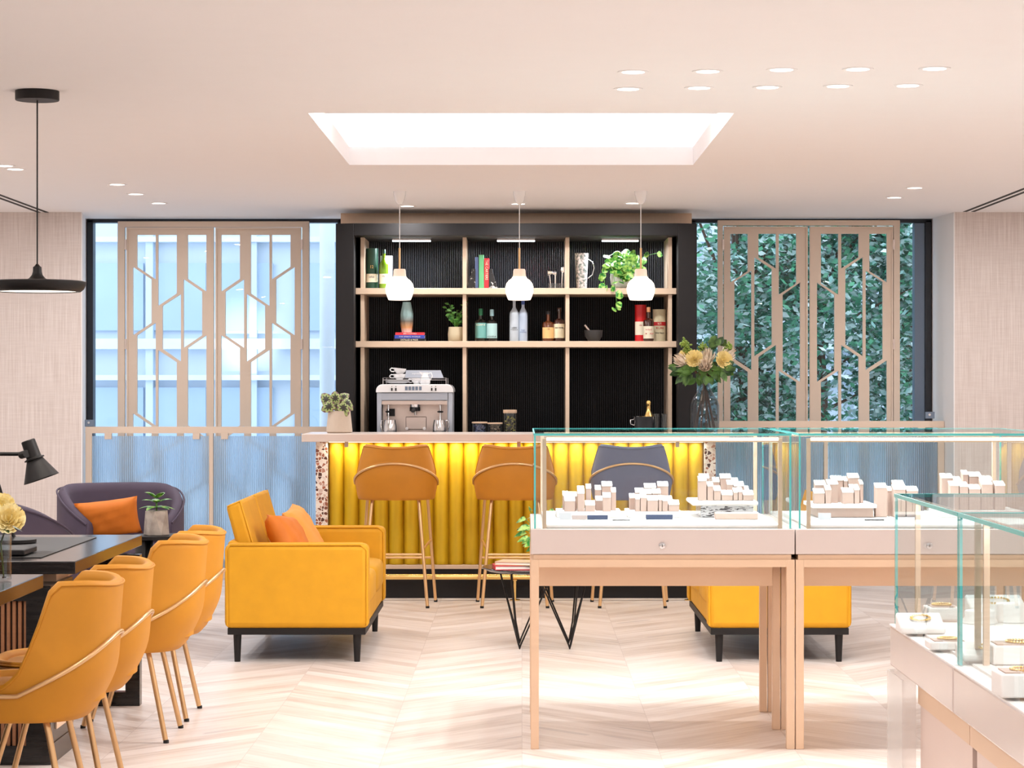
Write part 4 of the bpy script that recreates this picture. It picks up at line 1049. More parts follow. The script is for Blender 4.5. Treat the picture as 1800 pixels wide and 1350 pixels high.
def small(name, label, ua, ub, va, vb, Y, m, cat, base=950, bv=0, d=.02, v0=820):
    z0 = max(DZ+.0006, PZ(v0+vb/4.39, Y)); z0 = DZ+.0006; h = (vb-va)/4.39*Y/F
    o = MB().box(PX(base+ua/4.39, Y), PX(base+ub/4.39, Y), Y, Y+d, z0, z0+h).build(name, m, bevel=bv); return tag(o, label, cat)
small('price_card', 'small grey lettered card at the left end of the left showcase', 145, 240, 340, 395, 8.98, M_tag, 'card', d=.004)
small('label_strip', 'taupe strip block beside the grey card in the left showcase', 243, 360, 358, 390, 9.0, mat('taupe card', rgb(176, 160, 156), .5), 'label')
small('label_strip', 'navy strip block next to the taupe strip in the left showcase', 362, 520, 358, 390, 9.0, M_navy, 'label')
small('label_strip', 'navy strip block before the middle cluster of the left showcase', 815, 1021, 356, 392, 9.0, M_navy, 'label')
small('pen', 'slim black pen lying on the deck of the left showcase', 555, 692, 388, 396, 8.93, M_ink, 'pen', d=.006)
small('display_tray', 'small white tray block before the marbled stand in the left showcase', 1350, 1680, 345, 395, 9.0, M_blk, 'tray', bv=.003, d=.06)
small('tweezers', 'silver tweezers lying on the deck before the marbled stand', 1145, 1335, 388, 394, 8.93, M_chrome, 'tweezers', d=.006)
# right showcase
pr_ = slab('display_riser', 'white display plate on a blush block at the left end of the right showcase', PX(1424, 9.2), PX(1536, 9.2), 9.12, 9.42, .895, .91, M_deck)
slab('display_riser', 'blush block carrying the white plate in the right showcase', PX(1434, 9.2), PX(1532, 9.2), 9.15, 9.40, DZ+.0005, .8945, M_blk)
blocks('left cluster of right showcase', [(177,264,258,0),(267,313,232,0),(397,489,252,0),(491,533,232,0),(185,275,195,1),(280,368,190,1),(455,531,226,1),(535,561,190,1),(312,405,160,2),(410,440,165,2),(442,531,141,2)], 1390, 800, 4.39, .9105, (9.17, 9.235, 9.30), 'ring blocks in the left cluster of the right showcase')
blocks('middle cluster of right showcase', [(652,745,216,0),(790,889,230,0),(891,986,240,0),(748,785,240,1),(830,893,225,1),(788,880,195,2)], 1390, 800, 4.39, DZ+.0006, (9.17, 9.235, 9.30), 'ring blocks in the middle cluster of the right showcase')
slab('display_riser', 'low white riser under the right cluster of the right showcase', PX(1650, 9.2), PX(1790, 9.2), 9.12, 9.42, DZ+.0005, .885, M_deck)
blocks('right cluster of right showcase', [(1227,1300,200,0),(1302,1372,207,0),(1374,1467,226,0),(1470,1560,190,0),(1575,1657,200,0),(1161,1255,142,1),(1257,1318,166,1),(1465,1560,160,1),(1327,1372,116,2),(1374,1474,130,2)], 1390, 800, 4.39, .8855, (9.17, 9.235, 9.30), 'ring blocks in the right cluster of the right showcase')
small('price_card', 'small grey lettered card in the right showcase', 212, 310, 420, 472, 8.98, M_tag, 'card', base=1390, d=.004)
small('pen', 'slim black pen lying on the deck of the right showcase', 570, 722, 462, 471, 8.93, M_ink, 'pen', base=1390, d=.006)

# ------------------------------------------------------------------ near counter (two showcases end to end)
NX = PX(1572, 6.35); NX1 = NX+.72
def near_case(y0, y1, label, acr):
    zb, zg, zt_ = .61, .724, 1.089
    s = thing('jewellery_counter', label, 'showcase', (NX+.36, (y0+y1)/2, 0), 0, 'blush jewellery counter at the right')
    MB().box(NX-.012, NX1, y0+.001, y1-.001, zb, zg-.002).build('case_base', M_body, s, bevel=.006, seg=3)
    MB().box(NX-.014, NX1+.002, y0+.0005, y1-.0005, zg-.002, zg+.002).build('top_ledge', M_deck, s)
    MB().box(NX+.035, NX1-.04, y0+.05, y1-.05, 0, .585).build('plinth', mat('blush plinth', rgb(228, 206, 196), .35, var=.01), s) if not acr else MB().box(NX+.035, NX1-.04, y0+.0, y1-.22, 0, .585).build('plinth', mat('blush plinth', rgb(228, 206, 196), .35, var=.01), s)
    y_a, y_b = (y0, y1-.22) if acr else (y0+.0, y1)
    MB().box(NX+.028, NX+.034, y_a, y_b, .535, .60).build('copper_band', M_copper, s)
    MB().box(NX+.034, NX1-.04, y_a, y_b, .585, .6095).build('recess', M_slat, s)
    glass_box(s, NX, NX1, y0+.002, y1-.002, zg+.0025, zt_, th=.009)
    MB().box(NX+.03, NX1-.03, y0+.02, y1-.02, zg+.0025, zg+.008).build('deck', M_deck, s)
    for ya in (y0+.04, y1-.055):
        for xa in (NX+.05, NX1-.065): MB().box(xa, xa+.014, ya, ya+.014, zg+.008, zt_-.012).build('post', M_oakled, s)
    MB().box(NX+.05, NX+.064, y0+.054, y1-.055, zt_-.024, zt_-.012).build('light_rail', M_oakled, s)
    area('counter_led', (-.30, 0, zt_-.026), .012, y1-y0-.15, 1.6, (1, .98, .96), parent=s)
    area('counter_led', (.28, 0, zt_-.026), .012, y1-y0-.15, 1.6, (1, .98, .96), parent=s)
    if acr:
        MB().box(NX-.02, NX-.014, y1-.25, y1, 0, .60).build('acrylic_guard', M_acry, s); MB().box(NX-.014, NX+.06, y1-.006, y1, 0, .60).build('acrylic_guard', M_acry, s)
    return s
near_case(5.425, 6.35, 'blush jewellery counter with glass top in front of the right showcase, farther section', True)
near_case(4.47, 5.42, 'blush jewellery counter with glass top at the lower right edge, nearer section', False)
NZ = .7325
def ground_pt(x, y, z=NZ): Y = (EYE-z)*F/(y-VY); return PX(x, Y), Y
def jb(label, x, y, w, d, h, seed=0, kind='pad'):
    X, Y = ground_pt(x, y); t = thing('display_'+kind, label, 'jewellery display', (X, Y, NZ+.0006), seed*.2, 'white jewellery displays in the near counter')
    if kind == 'box':
        MB().box(-w/2, w/2, -d/2, d/2, 0, h).build('body', M_deck, t, world=False, bevel=.004); MB().box(-w/2+.012, w/2-.012, -d/2+.012, d/2-.012, h, h+.003).build('inset', M_blk, t, world=False)
    elif kind == 'pad':
        MB().prism([(-d/2, 0), (d/2, 0), (d/2, h), (-d/2, h*.35)], -w/2, w/2, 'x').build('body', M_deck, t, world=False, bevel=.006)
    else:
        MB().lathe([(0, 0), (w*.5, 0), (w*.48, .008), (w*.40, h*.5), (w*.42, h*.9), (w*.38, h), (0, h)], 28).build('body', M_deck, t, world=False, smooth=60)
    ch = MB(); n_ = 24; hh = h*.75 if kind == 'pad' else h+.004 if kind == 'box' else h*.6
    for k in range(n_):
        a = 2*PI*k/n_; r_ = min(w, d)*.28
        ch.ball((r_*math.cos(a), r_*math.sin(a)*(.6 if kind == 'pad' else 1), hh+(r_*math.sin(a)*.3*0 if kind != 'pad' else r_*math.sin(a)*.6*.65*h/d)+.002), .0035, n=5)
    ch.build('necklace', M_gold, t, world=False)
ND = [('box', 1655, 1088, .09, .09, .035), ('pad', 1618, 1112, .12, .09, .05), ('bust', 1722, 1095, .10, .10, .035), ('pad', 1752, 1085, .16, .12, .06), ('box', 1665, 1140, .10, .08, .02),
      ('bust', 1778, 1092, .11, .11, .05), ('box', 1790, 1165, .14, .1, .045), ('pad', 1740, 1160, .15, .1, .04), ('box', 1800, 1222, .12, .1, .05)]
NL = ['square white display box with a bead ring in the farther counter section', 'sloping white necklace pad nearest the far end of the near counter', 'small round white stand beside the glass joint of the near counter',
      'wide sloping white necklace pad behind the glass joint of the near counter', 'flat white display box before the glass joint of the near counter', 'round white stand nearest the right frame edge in the near counter',
      'white display box in the lower right of the near counter, mid depth', 'sloping white pad just right of the glass joint, low in the near counter', 'white display box nearest the camera in the near counter']
for k, (kd, x, y, w, d, h) in enumerate(ND): jb(NL[k], x, y, w, d, h, 0, kd)

# ------------------------------------------------------------------ things on the shelves
def lab(t, R, z0, z1, m, arc=2.6, name='label'):
    q = MB(); n_ = 18
    q.grid(lambda u_, v: ((R+.0006)*math.sin((u_-.5)*arc), -(R+.0006)*math.cos((u_-.5)*arc), z0+(z1-z0)*v), n_, 2); return q.build(name, m, t, world=False, recalc=False, smooth=80)
def lettering(t, txt, size, z, R, m, width=None): 
    tm = text_mb(txt, size, (0, -R-.0014, z), R=R+.0014, width=width); return tm.build('lettering', m, t, world=False, recalc=False, smooth=None)
def bottle(name, label, x, Y, z, H, R, neck, gm, capm, prof='std', cap=.12, lm=None, lz=(.15, .5), liquid=None, txts=(), group=None, cat='bottle', rz=0):
    t = thing(name, label, cat, (x, Y, z), 0, group); hc = H*(1-cap)
    sh = {'std': [(0, 0), (R*.9, 0), (R, .008), (R, H*.58), (R*.9, H*.65), (neck*1.3, H*.74), (neck, H*.78), (neck, hc), (0, hc)],
          'round': [(0, 0), (R*.9, 0), (R, .01), (R, H*.60), (R*.93, H*.67), (R*.6, H*.73), (neck, H*.76), (neck, hc), (0, hc)],
          'tall': [(0, 0), (R*.92, 0), (R, .008), (R, H*.56), (R*.95, H*.62), (neck*1.5, H*.70), (neck, H*.74), (neck, hc), (0, hc)],
          'squat': [(0, 0), (R*.9, 0), (R, .01), (R, H*.55), (R*.92, H*.62), (R*.5, H*.66), (neck, H*.68), (neck*.95, hc), (0, hc)]}[prof]
    MB().lathe(sh, 28).build('body', gm, t, world=False, smooth=40)
    if liquid: MB().lathe([(0, .004), (R*.93, .006), (R*.93, H*.56), (0, H*.56)], 24).build('liquid', liquid, t, world=False)
    MB().lathe([(0, hc-.001), (neck*1.2, hc-.001), (neck*1.2, H-.004), (neck*1.1, H), (0, H)], 20).build('cap', capm, t, world=False)
    if lm: lab(t, R, H*lz[0], H*lz[1], lm)
    for tx, sz, zf, m_ in txts: lettering(t, tx, sz, H*zf, R, m_, width=R*1.5)
    return t
S1, S2 = 2.0525, 1.6855
def shx(x): return PX(x, 15.93)
Ys = 15.93; mpx = Ys/F
def solid(name, c, r=.3, **k): return mat(name, c, r, **k)
M_gglass = solid('green bottle glass', rgb(110, 150, 20), .1, coat=.5); M_clear = glassmat('clear bottle glass', (.8, .86, .86, 1), 1.5, 2.0)
M_frost = solid('frosted bottle glass', rgb(186, 196, 206), .35); M_frost2 = solid('pale frosted glass', rgb(176, 190, 210), .3)
M_amber = solid('amber whisky', rgb(92, 44, 16), .12, coat=.5); M_dkbr = solid('dark whisky', rgb(58, 26, 18), .12, coat=.5)
M_dgr = solid('dark green card', rgb(24, 66, 50), .35); M_redc = solid('red card tube', rgb(206, 28, 34), .4)
M_teal = solid('teal label', rgb(110, 170, 165), .5); M_tealp = solid('pale teal label', rgb(170, 205, 206), .5); M_gcap = solid('green cap', rgb(20, 110, 70), .4); M_bcap = solid('pale blue cap', rgb(160, 200, 210), .4)
M_cream2 = solid('cream label', rgb(226, 216, 186), .6); M_gray2 = solid('silver label', rgb(170, 176, 182), .5); M_redt = solid('red ink', rgb(176, 30, 36), .5); M_blu = solid('blue ink', rgb(60, 84, 150), .5)
# top shelf, left bay
def canister(name, label, xa, xb, ytop, z, m, txts, bands=(), cat='gift tube', Y=Ys+.03, lid=None):
    R = (xb-xa)/2*Y/F; H = PZ(ytop, Y)-z; t = thing(name, label, cat, (PX((xa+xb)/2, Y), Y, z), 0)
    MB().lathe([(0, 0), (R, 0), (R, H), (0, H)], 36).build('tube', m, t, world=False)
    for a, b, bm in bands: lab(t, R, H*a, H*b, bm)
    for tx, sz, zf, m_, w_ in txts: lettering(t, tx, sz, H*zf, R, m_, width=w_)
    MB().lathe([(0, H), (R*1.01, H), (R*1.01, H+.004), (0, H+.004)], 36).build('lid', lid or m, t, world=False)
    return t
canister('gift_tube', 'dark green bottle tube at the left end of the top shelf', 643.5, 664.5, 438, S1, M_dgr, [('Glenfiddich', .02, .30, M_ink, .065), ('12', .03, .55, M_gold, .02)], [(.17, .38, M_label)])
bottle('whisky_bottle', 'green whisky bottle with white label between two tubes on the top shelf', shx(675), Ys-.02, S1, PZ(439, Ys)-S1, .032, .011, M_gglass, M_dgr, 'std', .1, M_label, (.13, .38), None, [('Glenfiddich', .02, .32, M_ink)])
canister('gift_tube', 'white bottle tube behind the green whisky bottle', 668.5, 690, 451, S1, M_porc, [], Y=Ys+.08)
# books with marble bookends
def upbook(label, xa, xb, ytop, m, txt=None, tm=None, d=.16):
    Y = Ys-.03; w = (xb-xa)*Y/F; H = PZ(ytop, Y)-S1; t = thing('book', label, 'book', (PX((xa+xb)/2, Y), Y, S1), 0, 'books standing on the top shelf')
    q = MB(); q.box(-w/2, w/2, 0, .003, 0, H); q.box(-w/2, -w/2+.003, .003, d, 0, H); q.box(w/2-.003, w/2, .003, d, 0, H); q.build('cover', m, t, world=False)
    MB().box(-w/2+.003, w/2-.003, .003, d-.004, .003, H-.003).build('pages', M_paper, t, world=False)
    if txt:
        tx, sz, zc, wd = txt; text_mb(tx, sz, (0, -.0008, H*zc), vertical=True, width=wd).build('lettering', tm, t, world=False, recalc=False, smooth=None)
M_slb = solid('slate blue book cloth', rgb(86, 104, 150), .6); M_mint = solid('mint green book cloth', rgb(110, 196, 140), .6); M_crim = solid('coral red book cloth', rgb(214, 44, 56), .5)
upbook('slate blue book upright on the top shelf', 835, 840.5, 452, M_slb); upbook('tall mint green book upright on the top shelf', 842, 850.5, 448, M_mint)
upbook('red book with white spine lettering upright on the top shelf', 851, 859.5, 454, M_crim, ('THE CARTIERS', .026, .62, .14), M_label)
for poly, l, x0 in (([(821, 506), (836, 506), (836, 473), (830, 473)], 'black marble bookend left of the books', 828), ([(859.5, 506), (875, 506), (865, 473), (859.5, 473)], 'black marble bookend right of the books', 866)):
    o = MB().prism([(PX(a, Ys), max(S1, PZ(b, Ys)) if b < 506 else S1) for a, b in poly], Ys-.04, Ys+.07).build('bookend', M_marb, bevel=.002); tag(o, l, 'bookend', 'marble bookends on the top shelf')
# bar tool stand
bt = thing('bar_tool_set', 'chrome bar tools and jigger standing in a glass holder on the top shelf', 'bar tools', (shx(976), Ys, S1))
MB().lathe([(0, 0), (.05, 0), (.054, .04), (.048, .04), (.044, .008), (0, .008)], 28).build('holder', M_cglass, bt, world=False)
q = MB(); q.cyl((0, 0, .008), (0, 0, .11), .005); q.lathe([(0, 0), (.022, 0), (.010, .03), (.022, .06), (0, .06)], 20, M=Matrix.Translation((-.052, 0, .115)) @ Matrix.Rotation(PI/2, 4, 'Y')); q.build('jigger', M_chrome, bt, world=False)
MB().cyl((.045, 0, .01), (.05, 0, .13), .004).build('strainer_handle', M_chrome, bt, world=False); MB().ball((.052, 0, .135), .014, .006, .022).build('strainer', M_chrome, bt, world=False)
MB().cyl((-.03, 0, .01), (-.04, 0, .1), .004).build('spoon', M_chrome, bt, world=False)
# pattern jug
jg = thing('glass_jug', 'tall clear patterned glass jug on the top shelf', 'jug', (shx(1022.5), Ys, S1))
M_jug = streaky('beaded iridescent glass', rgb(120, 130, 125), rgb(232, 222, 220), 60, (1, 1, 1), .15, .4, .6)
MB().lathe([(0, 0), (.034, 0), (.036, .01), (.048, .25), (.044, .25), (.032, .012), (0, .012)], 32).build('body', M_jug, jg, world=False)
MB().tube([(.045, 0, .21), (.075, 0, .19), (.088, 0, .15), (.075, 0, .1), (.043, 0, .075)], .0035, 8).build('handle', M_chrome, jg, world=False, smooth=80)
# trailing plant
tp = thing('trailing_plant', 'large trailing variegated plant in a pale round pot on the top shelf', 'plant', (shx(1094), Ys-.02, S1))
MB().lathe([(0, 0), (.045, 0), (.08, .03), (.088, .08), (.075, .15), (.07, .15), (.07, .14), (0, .14)], 36).build('pot', solid('pale ceramic pot', rgb(214, 222, 214), .4), tp, world=False, smooth=60)
lf = MB(); sm = MB(); rnd = random.Random(11)
def vine(pts, nl, L):
    sm.tube(pts, .0022, 5)
    for k in range(nl):
        t_ = k/(nl-1)*(len(pts)-1); i = min(int(t_), len(pts)-2); p = Vector(pts[i]).lerp(Vector(pts[i+1]), t_-i)
        a = rnd.uniform(0, 2*PI); lf.leaf(p, (math.cos(a), -abs(math.sin(a))*.8, rnd.uniform(-.7, .4)), L*rnd.uniform(.8, 1.2), L*.85, .2, fold=-.15, n=5, face=(rnd.uniform(-.6, .6), -1, rnd.uniform(-.1, .9)))
for k in range(22):
    a = rnd.uniform(0, 2*PI); r_ = rnd.uniform(.03, .12); h = rnd.uniform(.15, .26)
    vine([(0, 0, .14), (math.cos(a)*r_*.6, math.sin(a)*r_*.4, h), (math.cos(a)*r_*1.2, math.sin(a)*r_*.5-.02, h-.02)], 4, .07)
for k in range(16):
    x_ = rnd.uniform(-.11, .05); d_ = rnd.uniform(.03, .11)
    vine([(x_*.4, -.03, .15), (x_*.8, -.08, .19), (x_*1.1, -.10-rnd.random()*.02, .19-d_)], 4, .062)
vine([(-.02, -.06, .14), (-.10, -.09, .17), (-.13, -.1, .08), (-.13, -.12, .0)], 8, .058)
vine([(-.02, -.06, .14), (-.07, -.11, .13), (-.06, -.21, .0), (-.05, -.225, -.1), (-.055, -.225, -.15)], 13, .055)
vine([(.0, -.06, .14), (-.02, -.11, .1), (-.0, -.12, .04)], 5, .058)
vine([(.03, 0, .14), (.1, 0, .2), (.17, 0, .235), (.24, 0, .25)], 5, .05)
vine([(.03, -.06, .14), (.09, -.08, .17), (.12, -.08, .14)], 5, .06)
sm.build('stems', M_leafg, tp, world=False, recalc=False); lf.build('foliage', M_leafp, tp, world=False, recalc=False)
# second shelf
def flatbook(label, xa, xb, ya, yb, z, m, txt=None):
    Y = 15.82; w = (xb-xa)*Y/F; h = (yb-ya)*Y/F; t = thing('book', label, 'book', (PX((xa+xb)/2, Y), Y, z), 0, 'books lying under the tall vase')
    q = MB(); q.box(-w/2, w/2, 0, .003, 0, h); q.box(-w/2, w/2, .003, .17, 0, .003); q.box(-w/2, w/2, .003, .17, h-.003, h); q.build('cover', m, t, world=False)
    MB().box(-w/2+.003, w/2-.003, .003, .167, .003, h-.003).build('pages', M_paper, t, world=False)
    if txt: text_mb(txt[0], txt[1], (0, -.0008, h/2), width=txt[2]).build('lettering', M_label, t, world=False, recalc=False, smooth=None)
    return z+h+.0004
z = flatbook('black book at the bottom of the flat stack on the second shelf', 692, 747, 597.2, 602, S2, M_black, ('DISTILLED & MADE', .017, .12))
z = flatbook('blue book in the middle of the flat stack on the second shelf', 693.5, 746.5, 591, 597, z, solid('blue book cloth', rgb(50, 70, 170), .5), ('THE SPIRITS WORLD', .010, .15))
z = flatbook('red book on top of the flat stack on the second shelf', 695, 746, 586, 590.6, z, M_crim, ('BAR COCKTAILS', .012, .09))
def vasemat():
    m, nt, b = nodes('blue to amber smoked glass'); tc = mk(nt, 'ShaderNodeTexCoord'); sp = mk(nt, 'ShaderNodeSeparateXYZ'); nt.links.new(tc.outputs['Object'], sp.inputs[0])
    mr = mk(nt, 'ShaderNodeMapRange'); mr.inputs['From Max'].default_value = .215; nt.links.new(sp.outputs[2], mr.inputs[0])
    cr = mk(nt, 'ShaderNodeValToRGB'); e = cr.color_ramp.elements; e[0].color = rgb(220, 214, 206); e[1].color = rgb(170, 206, 208)
    for p, c in ((.16, rgb(196, 150, 100)), (.36, rgb(110, 104, 96)), (.55, rgb(150, 186, 188))): k = e.new(p); k.color = c
    nt.links.new(mr.outputs[0], cr.inputs[0]); nt.links.new(cr.outputs[0], b.inputs['Base Color']); b.inputs['Roughness'].default_value = .2; return m
vs_ = thing('faceted_vase', 'tall faceted blue and amber glass vase on the flat book stack', 'vase', (PX(715, 15.9), 15.9, z))
Hv = PZ(531, 15.9)-z; q = MB(); rings = [(0, .036), (.3, .046), (.62, .045), (1, .029)]; nn = 9
for i, (f_, r_) in enumerate(rings): q.v += [(r_*math.cos(2*PI*(k+.5*(i % 2))/nn), r_*math.sin(2*PI*(k+.5*(i % 2))/nn), f_*Hv) for k in range(nn)]
for i in range(3):
    for k in range(nn):
        a, b = i*nn+k, i*nn+(k+1) % nn; c, d_ = (i+1)*nn+k, (i+1)*nn+(k+1) % nn
        q.f += ([(a, b, c), (b, d_, c)] if i % 2 == 0 else [(a, b, d_), (a, d_, c)])
q.f.append(tuple(range(nn))); q.build('body', vasemat(), vs_, world=False, smooth=10)
bp2 = thing('potted_plant', 'upright glossy green plant in a beige pot on the second shelf', 'plant', (shx(802.5), Ys-.06, S2))
MB().lathe([(0, 0), (.05, 0), (.057, .006), (.059, .05), (.053, .1), (.048, .1), (.048, .09), (0, .09)], 32).build('pot', solid('beige glazed pot', rgb(196, 182, 152), .4), bp2, world=False, smooth=50)
lf = MB(); sm = MB(); rnd = random.Random(4)
for k in range(9):
    a = rnd.uniform(0, 2*PI); r_ = rnd.uniform(.02, .085); h = rnd.uniform(.17, .27); tp_ = Vector((math.cos(a)*r_, math.sin(a)*r_*.6, h))
    sm.tube([(0, 0, .09), tuple(tp_*.55+Vector((0, 0, .05))), tuple(tp_)], .002, 5)
    for j in range(9):
        p = Vector((0, 0, .09)).lerp(tp_, .25+.75*j/8); b_ = rnd.uniform(0, 2*PI); lf.leaf(p, (math.cos(b_), math.sin(b_), .5), .04, .018, .2, n=3, face=(rnd.uniform(-.6, .6), -1, .5))
sm.build('stems', M_leafg, bp2, world=False, recalc=False); lf.build('foliage', M_leafg, bp2, world=False, recalc=False)
def SB(label, x, ytop, wpx, neck, gm, capm, prof, cap, lm, lz, txts, liquid=None, Y=15.9, name='spirit_bottle'):
    bottle(name, label, PX(x, Y), Y, S2, PZ(ytop, Y)-S2, wpx/2*Y/F, neck, gm, capm, prof, cap, lm, lz, liquid, txts, 'bottles on the second shelf')
SB('clear gin bottle with green cap and teal label', 845, 542.5, 20, .012, M_clear, M_gcap, 'squat', .2, M_teal, (.1, .56), [('GIN', .016, .5, M_label)])
SB('clear gin bottle with pale blue cap and pale teal label', 864.5, 544, 19.5, .012, M_clear, M_bcap, 'squat', .2, M_tealp, (.1, .56), [('GIN', .012, .15, M_ink)])
SB('tall frosted vodka bottle with grey lettering', 904, 519, 17, .0105, M_frost, M_frost, 'tall', .12, None, (.1, .5), [('BELVEDERE', .015, .29, M_ink), ('VODKA', .008, .25, M_ink)])
SB('tall frosted vodka bottle with blue neck wrap', 919.5, 519, 15.5, .0105, M_frost2, M_blu, 'tall', .2, None, (.1, .5), [('GREY GOOSE', .013, .24, M_blu), ('VODKA', .008, .2, M_blu)])
SB('squat amber whisky bottle with tan label', 963.5, 547, 20.5, .012, M_amber, M_ink, 'squat', .1, solid('tan label', rgb(222, 180, 120), .6), (.1, .46), [('MONKEY SHOULDER', .013, .4, M_ink)])
SB('amber whisky bottle with cream label at the middle bay end', 983, 541, 19.5, .012, M_dkbr, M_dkbr, 'squat', .12, M_cream2, (.1, .52), [('BALVENIE', .013, .4, M_ink)])
mo = thing('mortar', 'black stone mortar with a pestle leaning in it on the second shelf', 'mortar', (PX(1043.5, 15.9), 15.9, S2))
MB().lathe([(0, 0), (.035, 0), (.04, .006), (.06, .035), (.064, .078), (.056, .078), (.05, .04), (0, .02)], 32).build('bowl', solid('dark grey stone', rgb(52, 52, 54), .6), mo, world=False, smooth=50)
MB().cyl((.0, 0, .035), (-.062, 0, .115), .009, .007).build('pestle', M_steel, mo, world=False)
canister('gift_tube', 'bright red bottle tube on the second shelf', 1116, 1136, 537, S2, M_redc, [('Glenfarclas', .018, .45, M_redt, .05)], [(.18, .55, M_label)], Y=15.95)
SB('dark sherry whisky bottle with cream label between the red and cream tubes', 1140, 540, 19, .011, M_dkbr, solid('copper cap', rgb(190, 130, 90), .4), 'squat', .14, M_label, (.08, .44), [('Glenfarclas', .016, .34, M_redt), ('15', .01, .22, M_redt)], Y=15.84, name='whisky_bottle')
canister('gift_tube', 'cream bottle tube with red lettering at the right end of the second shelf', 1147.5, 1170.5, 545, S2, solid('cream printed card', rgb(206, 196, 164), .6, var=.15, scale=60), [('DON PAPA', .024, .56, M_label, .07), ('RUM', .02, .42, M_redt, .05), ('Small Batch', .013, .27, M_ink, .06)], [(.50, .62, M_redt)], Y=15.95)

# ------------------------------------------------------------------ espresso machine and things behind the bar
eY = 15.45; ex = PX(729, eY)
em = thing('espresso_machine', 'silver espresso machine with white top on the back counter', 'coffee machine', (ex, eY+.2, CZ))
def EX(x): return PX(x, eY)
def EZ(y): return max(CZ+.0005, PZ(y, eY))
x0e, x1e = EX(661), EX(797); D = .42
f = MB(); f.box(x0e+.006, EX(670), eY, eY+D, CZ+.0008, EZ(690)); f.box(EX(787), x1e-.006, eY, eY+D, CZ+.0008, EZ(690)); f.box(EX(670), EX(787), eY, eY+D, EZ(704), EZ(690)); f.box(EX(670), EX(787), eY+.16, eY+D, CZ+.0008, EZ(704))
f.build('body', M_mach, em, bevel=.004)
pl_ = []; r_ = .045; z0, z1 = EZ(690), EZ(675.5)
for k in range(7): a = PI/2*k/6; pl_.append((x0e+r_-r_*math.cos(a), z1-r_+r_*math.sin(a)))
for k in range(7): a = PI/2*k/6; pl_.append((x1e-r_+r_*math.sin(a), z1-r_+r_*math.cos(a)))
pl_ += [(x1e, z0), (x0e, z0)]
MB().prism(pl_, eY-.015, eY+D).build('top_housing', M_porc, em, bevel=.003)
MB().box(EX(670.5), EX(786.5), eY+.155, eY+.16, CZ+.001, EZ(704.5)).build('backsplash', M_steel, em)
MB().box(EX(671), EX(786), eY+.005, eY+.15, EZ(711), EZ(704.5)).build('light_hood', M_steel, em)
for x in (714.5, 720.5, 726.5, 732.5, 739): MB().box(EX(x)-.009, EX(x)+.009, eY-.0165, eY-.015, EZ(686), EZ(679.3)).build('button', M_grey, em)
for x in (689, 696, 759, 766): 
    b_ = MB().box(EX(x)-.005, EX(x)+.005, eY-.019, eY-.015, EZ(687), EZ(682)).build('switch', M_ink, em); MB().ball((EX(x), eY-.016, EZ(679.5)), .003, n=6).build('lamp', M_ink, b_)
q = MB(); q.cyl((EX(728.5), eY+.07, EZ(710)), (EX(728.5), eY+.07, EZ(721)), .034, .03, n=20); q.build('group_head', M_chrome, em)
pf = MB(); pf.cyl((EX(728.5), eY+.07, EZ(716)), (EX(728.5), eY+.07, EZ(723)), .036, n=20).build('portafilter', M_ink, em)
q = MB(); q.cyl((EX(728), eY+.06, EZ(719)), (EX(726), eY-.06, EZ(722)), .012); q.build('handle', M_ink, pf) if False else None
qh = MB().cyl((EX(728), eY+.04, EZ(720)), (EX(726.5), eY-.07, EZ(722)), .013, n=14).build('portafilter_handle', M_ink, em)
MB().cyl((EX(729), eY+.06, EZ(724)), (EX(729.5), eY+.06, EZ(730)), .007).build('spout', M_chrome, em)
for x in (682, 773.5):
    q = MB(); q.cyl((EX(x), eY+.05, EZ(711)), (EX(x), eY+.04, EZ(745)), .006); w_ = q.build('steam_wand', M_chrome, em)
    MB().ball((EX(x), eY+.048, EZ(724)), .022, .02, .007).build('grip', M_ink, w_)
q = MB(); q.box(EX(711.5), EX(748), eY+.14, eY+.154, EZ(756), EZ(733)); q.build('water_tank_panel', M_steel, em, bevel=.004)
for x in (713.5, 744.5): MB().lathe([(0, 0), (.012, 0), (.011, .02), (0, .02)], 18, M=Matrix.Translation((EX(x), eY+.14, EZ(754))) @ Matrix.Rotation(PI/2, 4, 'X')).build('knob', M_chrome, em)
MB().box(EX(678), EX(692), eY+.12, eY+.15, EZ(732), EZ(719)).build('control_box', M_ink, em)
q = MB(); zr0, zr1 = EZ(675.3), EZ(664.5)
for zz_ in (zr1, (zr0+zr1)/2+.008): q.tube([(EX(673), eY+.02, zz_), (EX(784), eY+.02, zz_), (EX(784), eY+D-.03, zz_), (EX(673), eY+D-.03, zz_)], .0018, 6, closed=True)
for x in (673, 784):
    for yy in (eY+.02, eY+D-.03): q.cyl((EX(x), yy, zr0-.002), (EX(x), yy, zr1), .0022, n=6)
q.build('cup_rail', M_chrome, em)
MB().prism([(EX(707), EZ(665)), (EX(777), EZ(665)), (EX(771), EZ(650.3)), (EX(709), EZ(650.3))], eY+D-.06, eY+D-.04).build('rear_panel', M_mach, em)
text_mb('espresso', .018, (EX(728), eY+D-.062, EZ(656))).build('lettering', M_porc, em, recalc=False, smooth=None)
def cup(label, x, Y, z, R, H, side=-1, tilt=0, name='coffee_cup'):
    t = thing(name, label, 'cup', (x, Y, z), 0, 'white crockery on the espresso machine'); t.rotation_euler = (0, tilt, 0)
    MB().lathe([(0, 0), (R*.5, 0), (R*.55, .004), (R*.9, H*.45), (R, H), (R*.94, H), (R*.84, H*.45), (0, .006)], 28).build('bowl', M_porc, t, world=False, smooth=60)
    MB().tube([(side*R*.9, 0, H*.85), (side*R*1.35, 0, H*.88), (side*R*1.6, 0, H*.6), (side*R*1.35, 0, H*.28), (side*R*.85, 0, H*.3)], .004, 8).build('handle', M_porc, t, world=False, smooth=80)
    return t
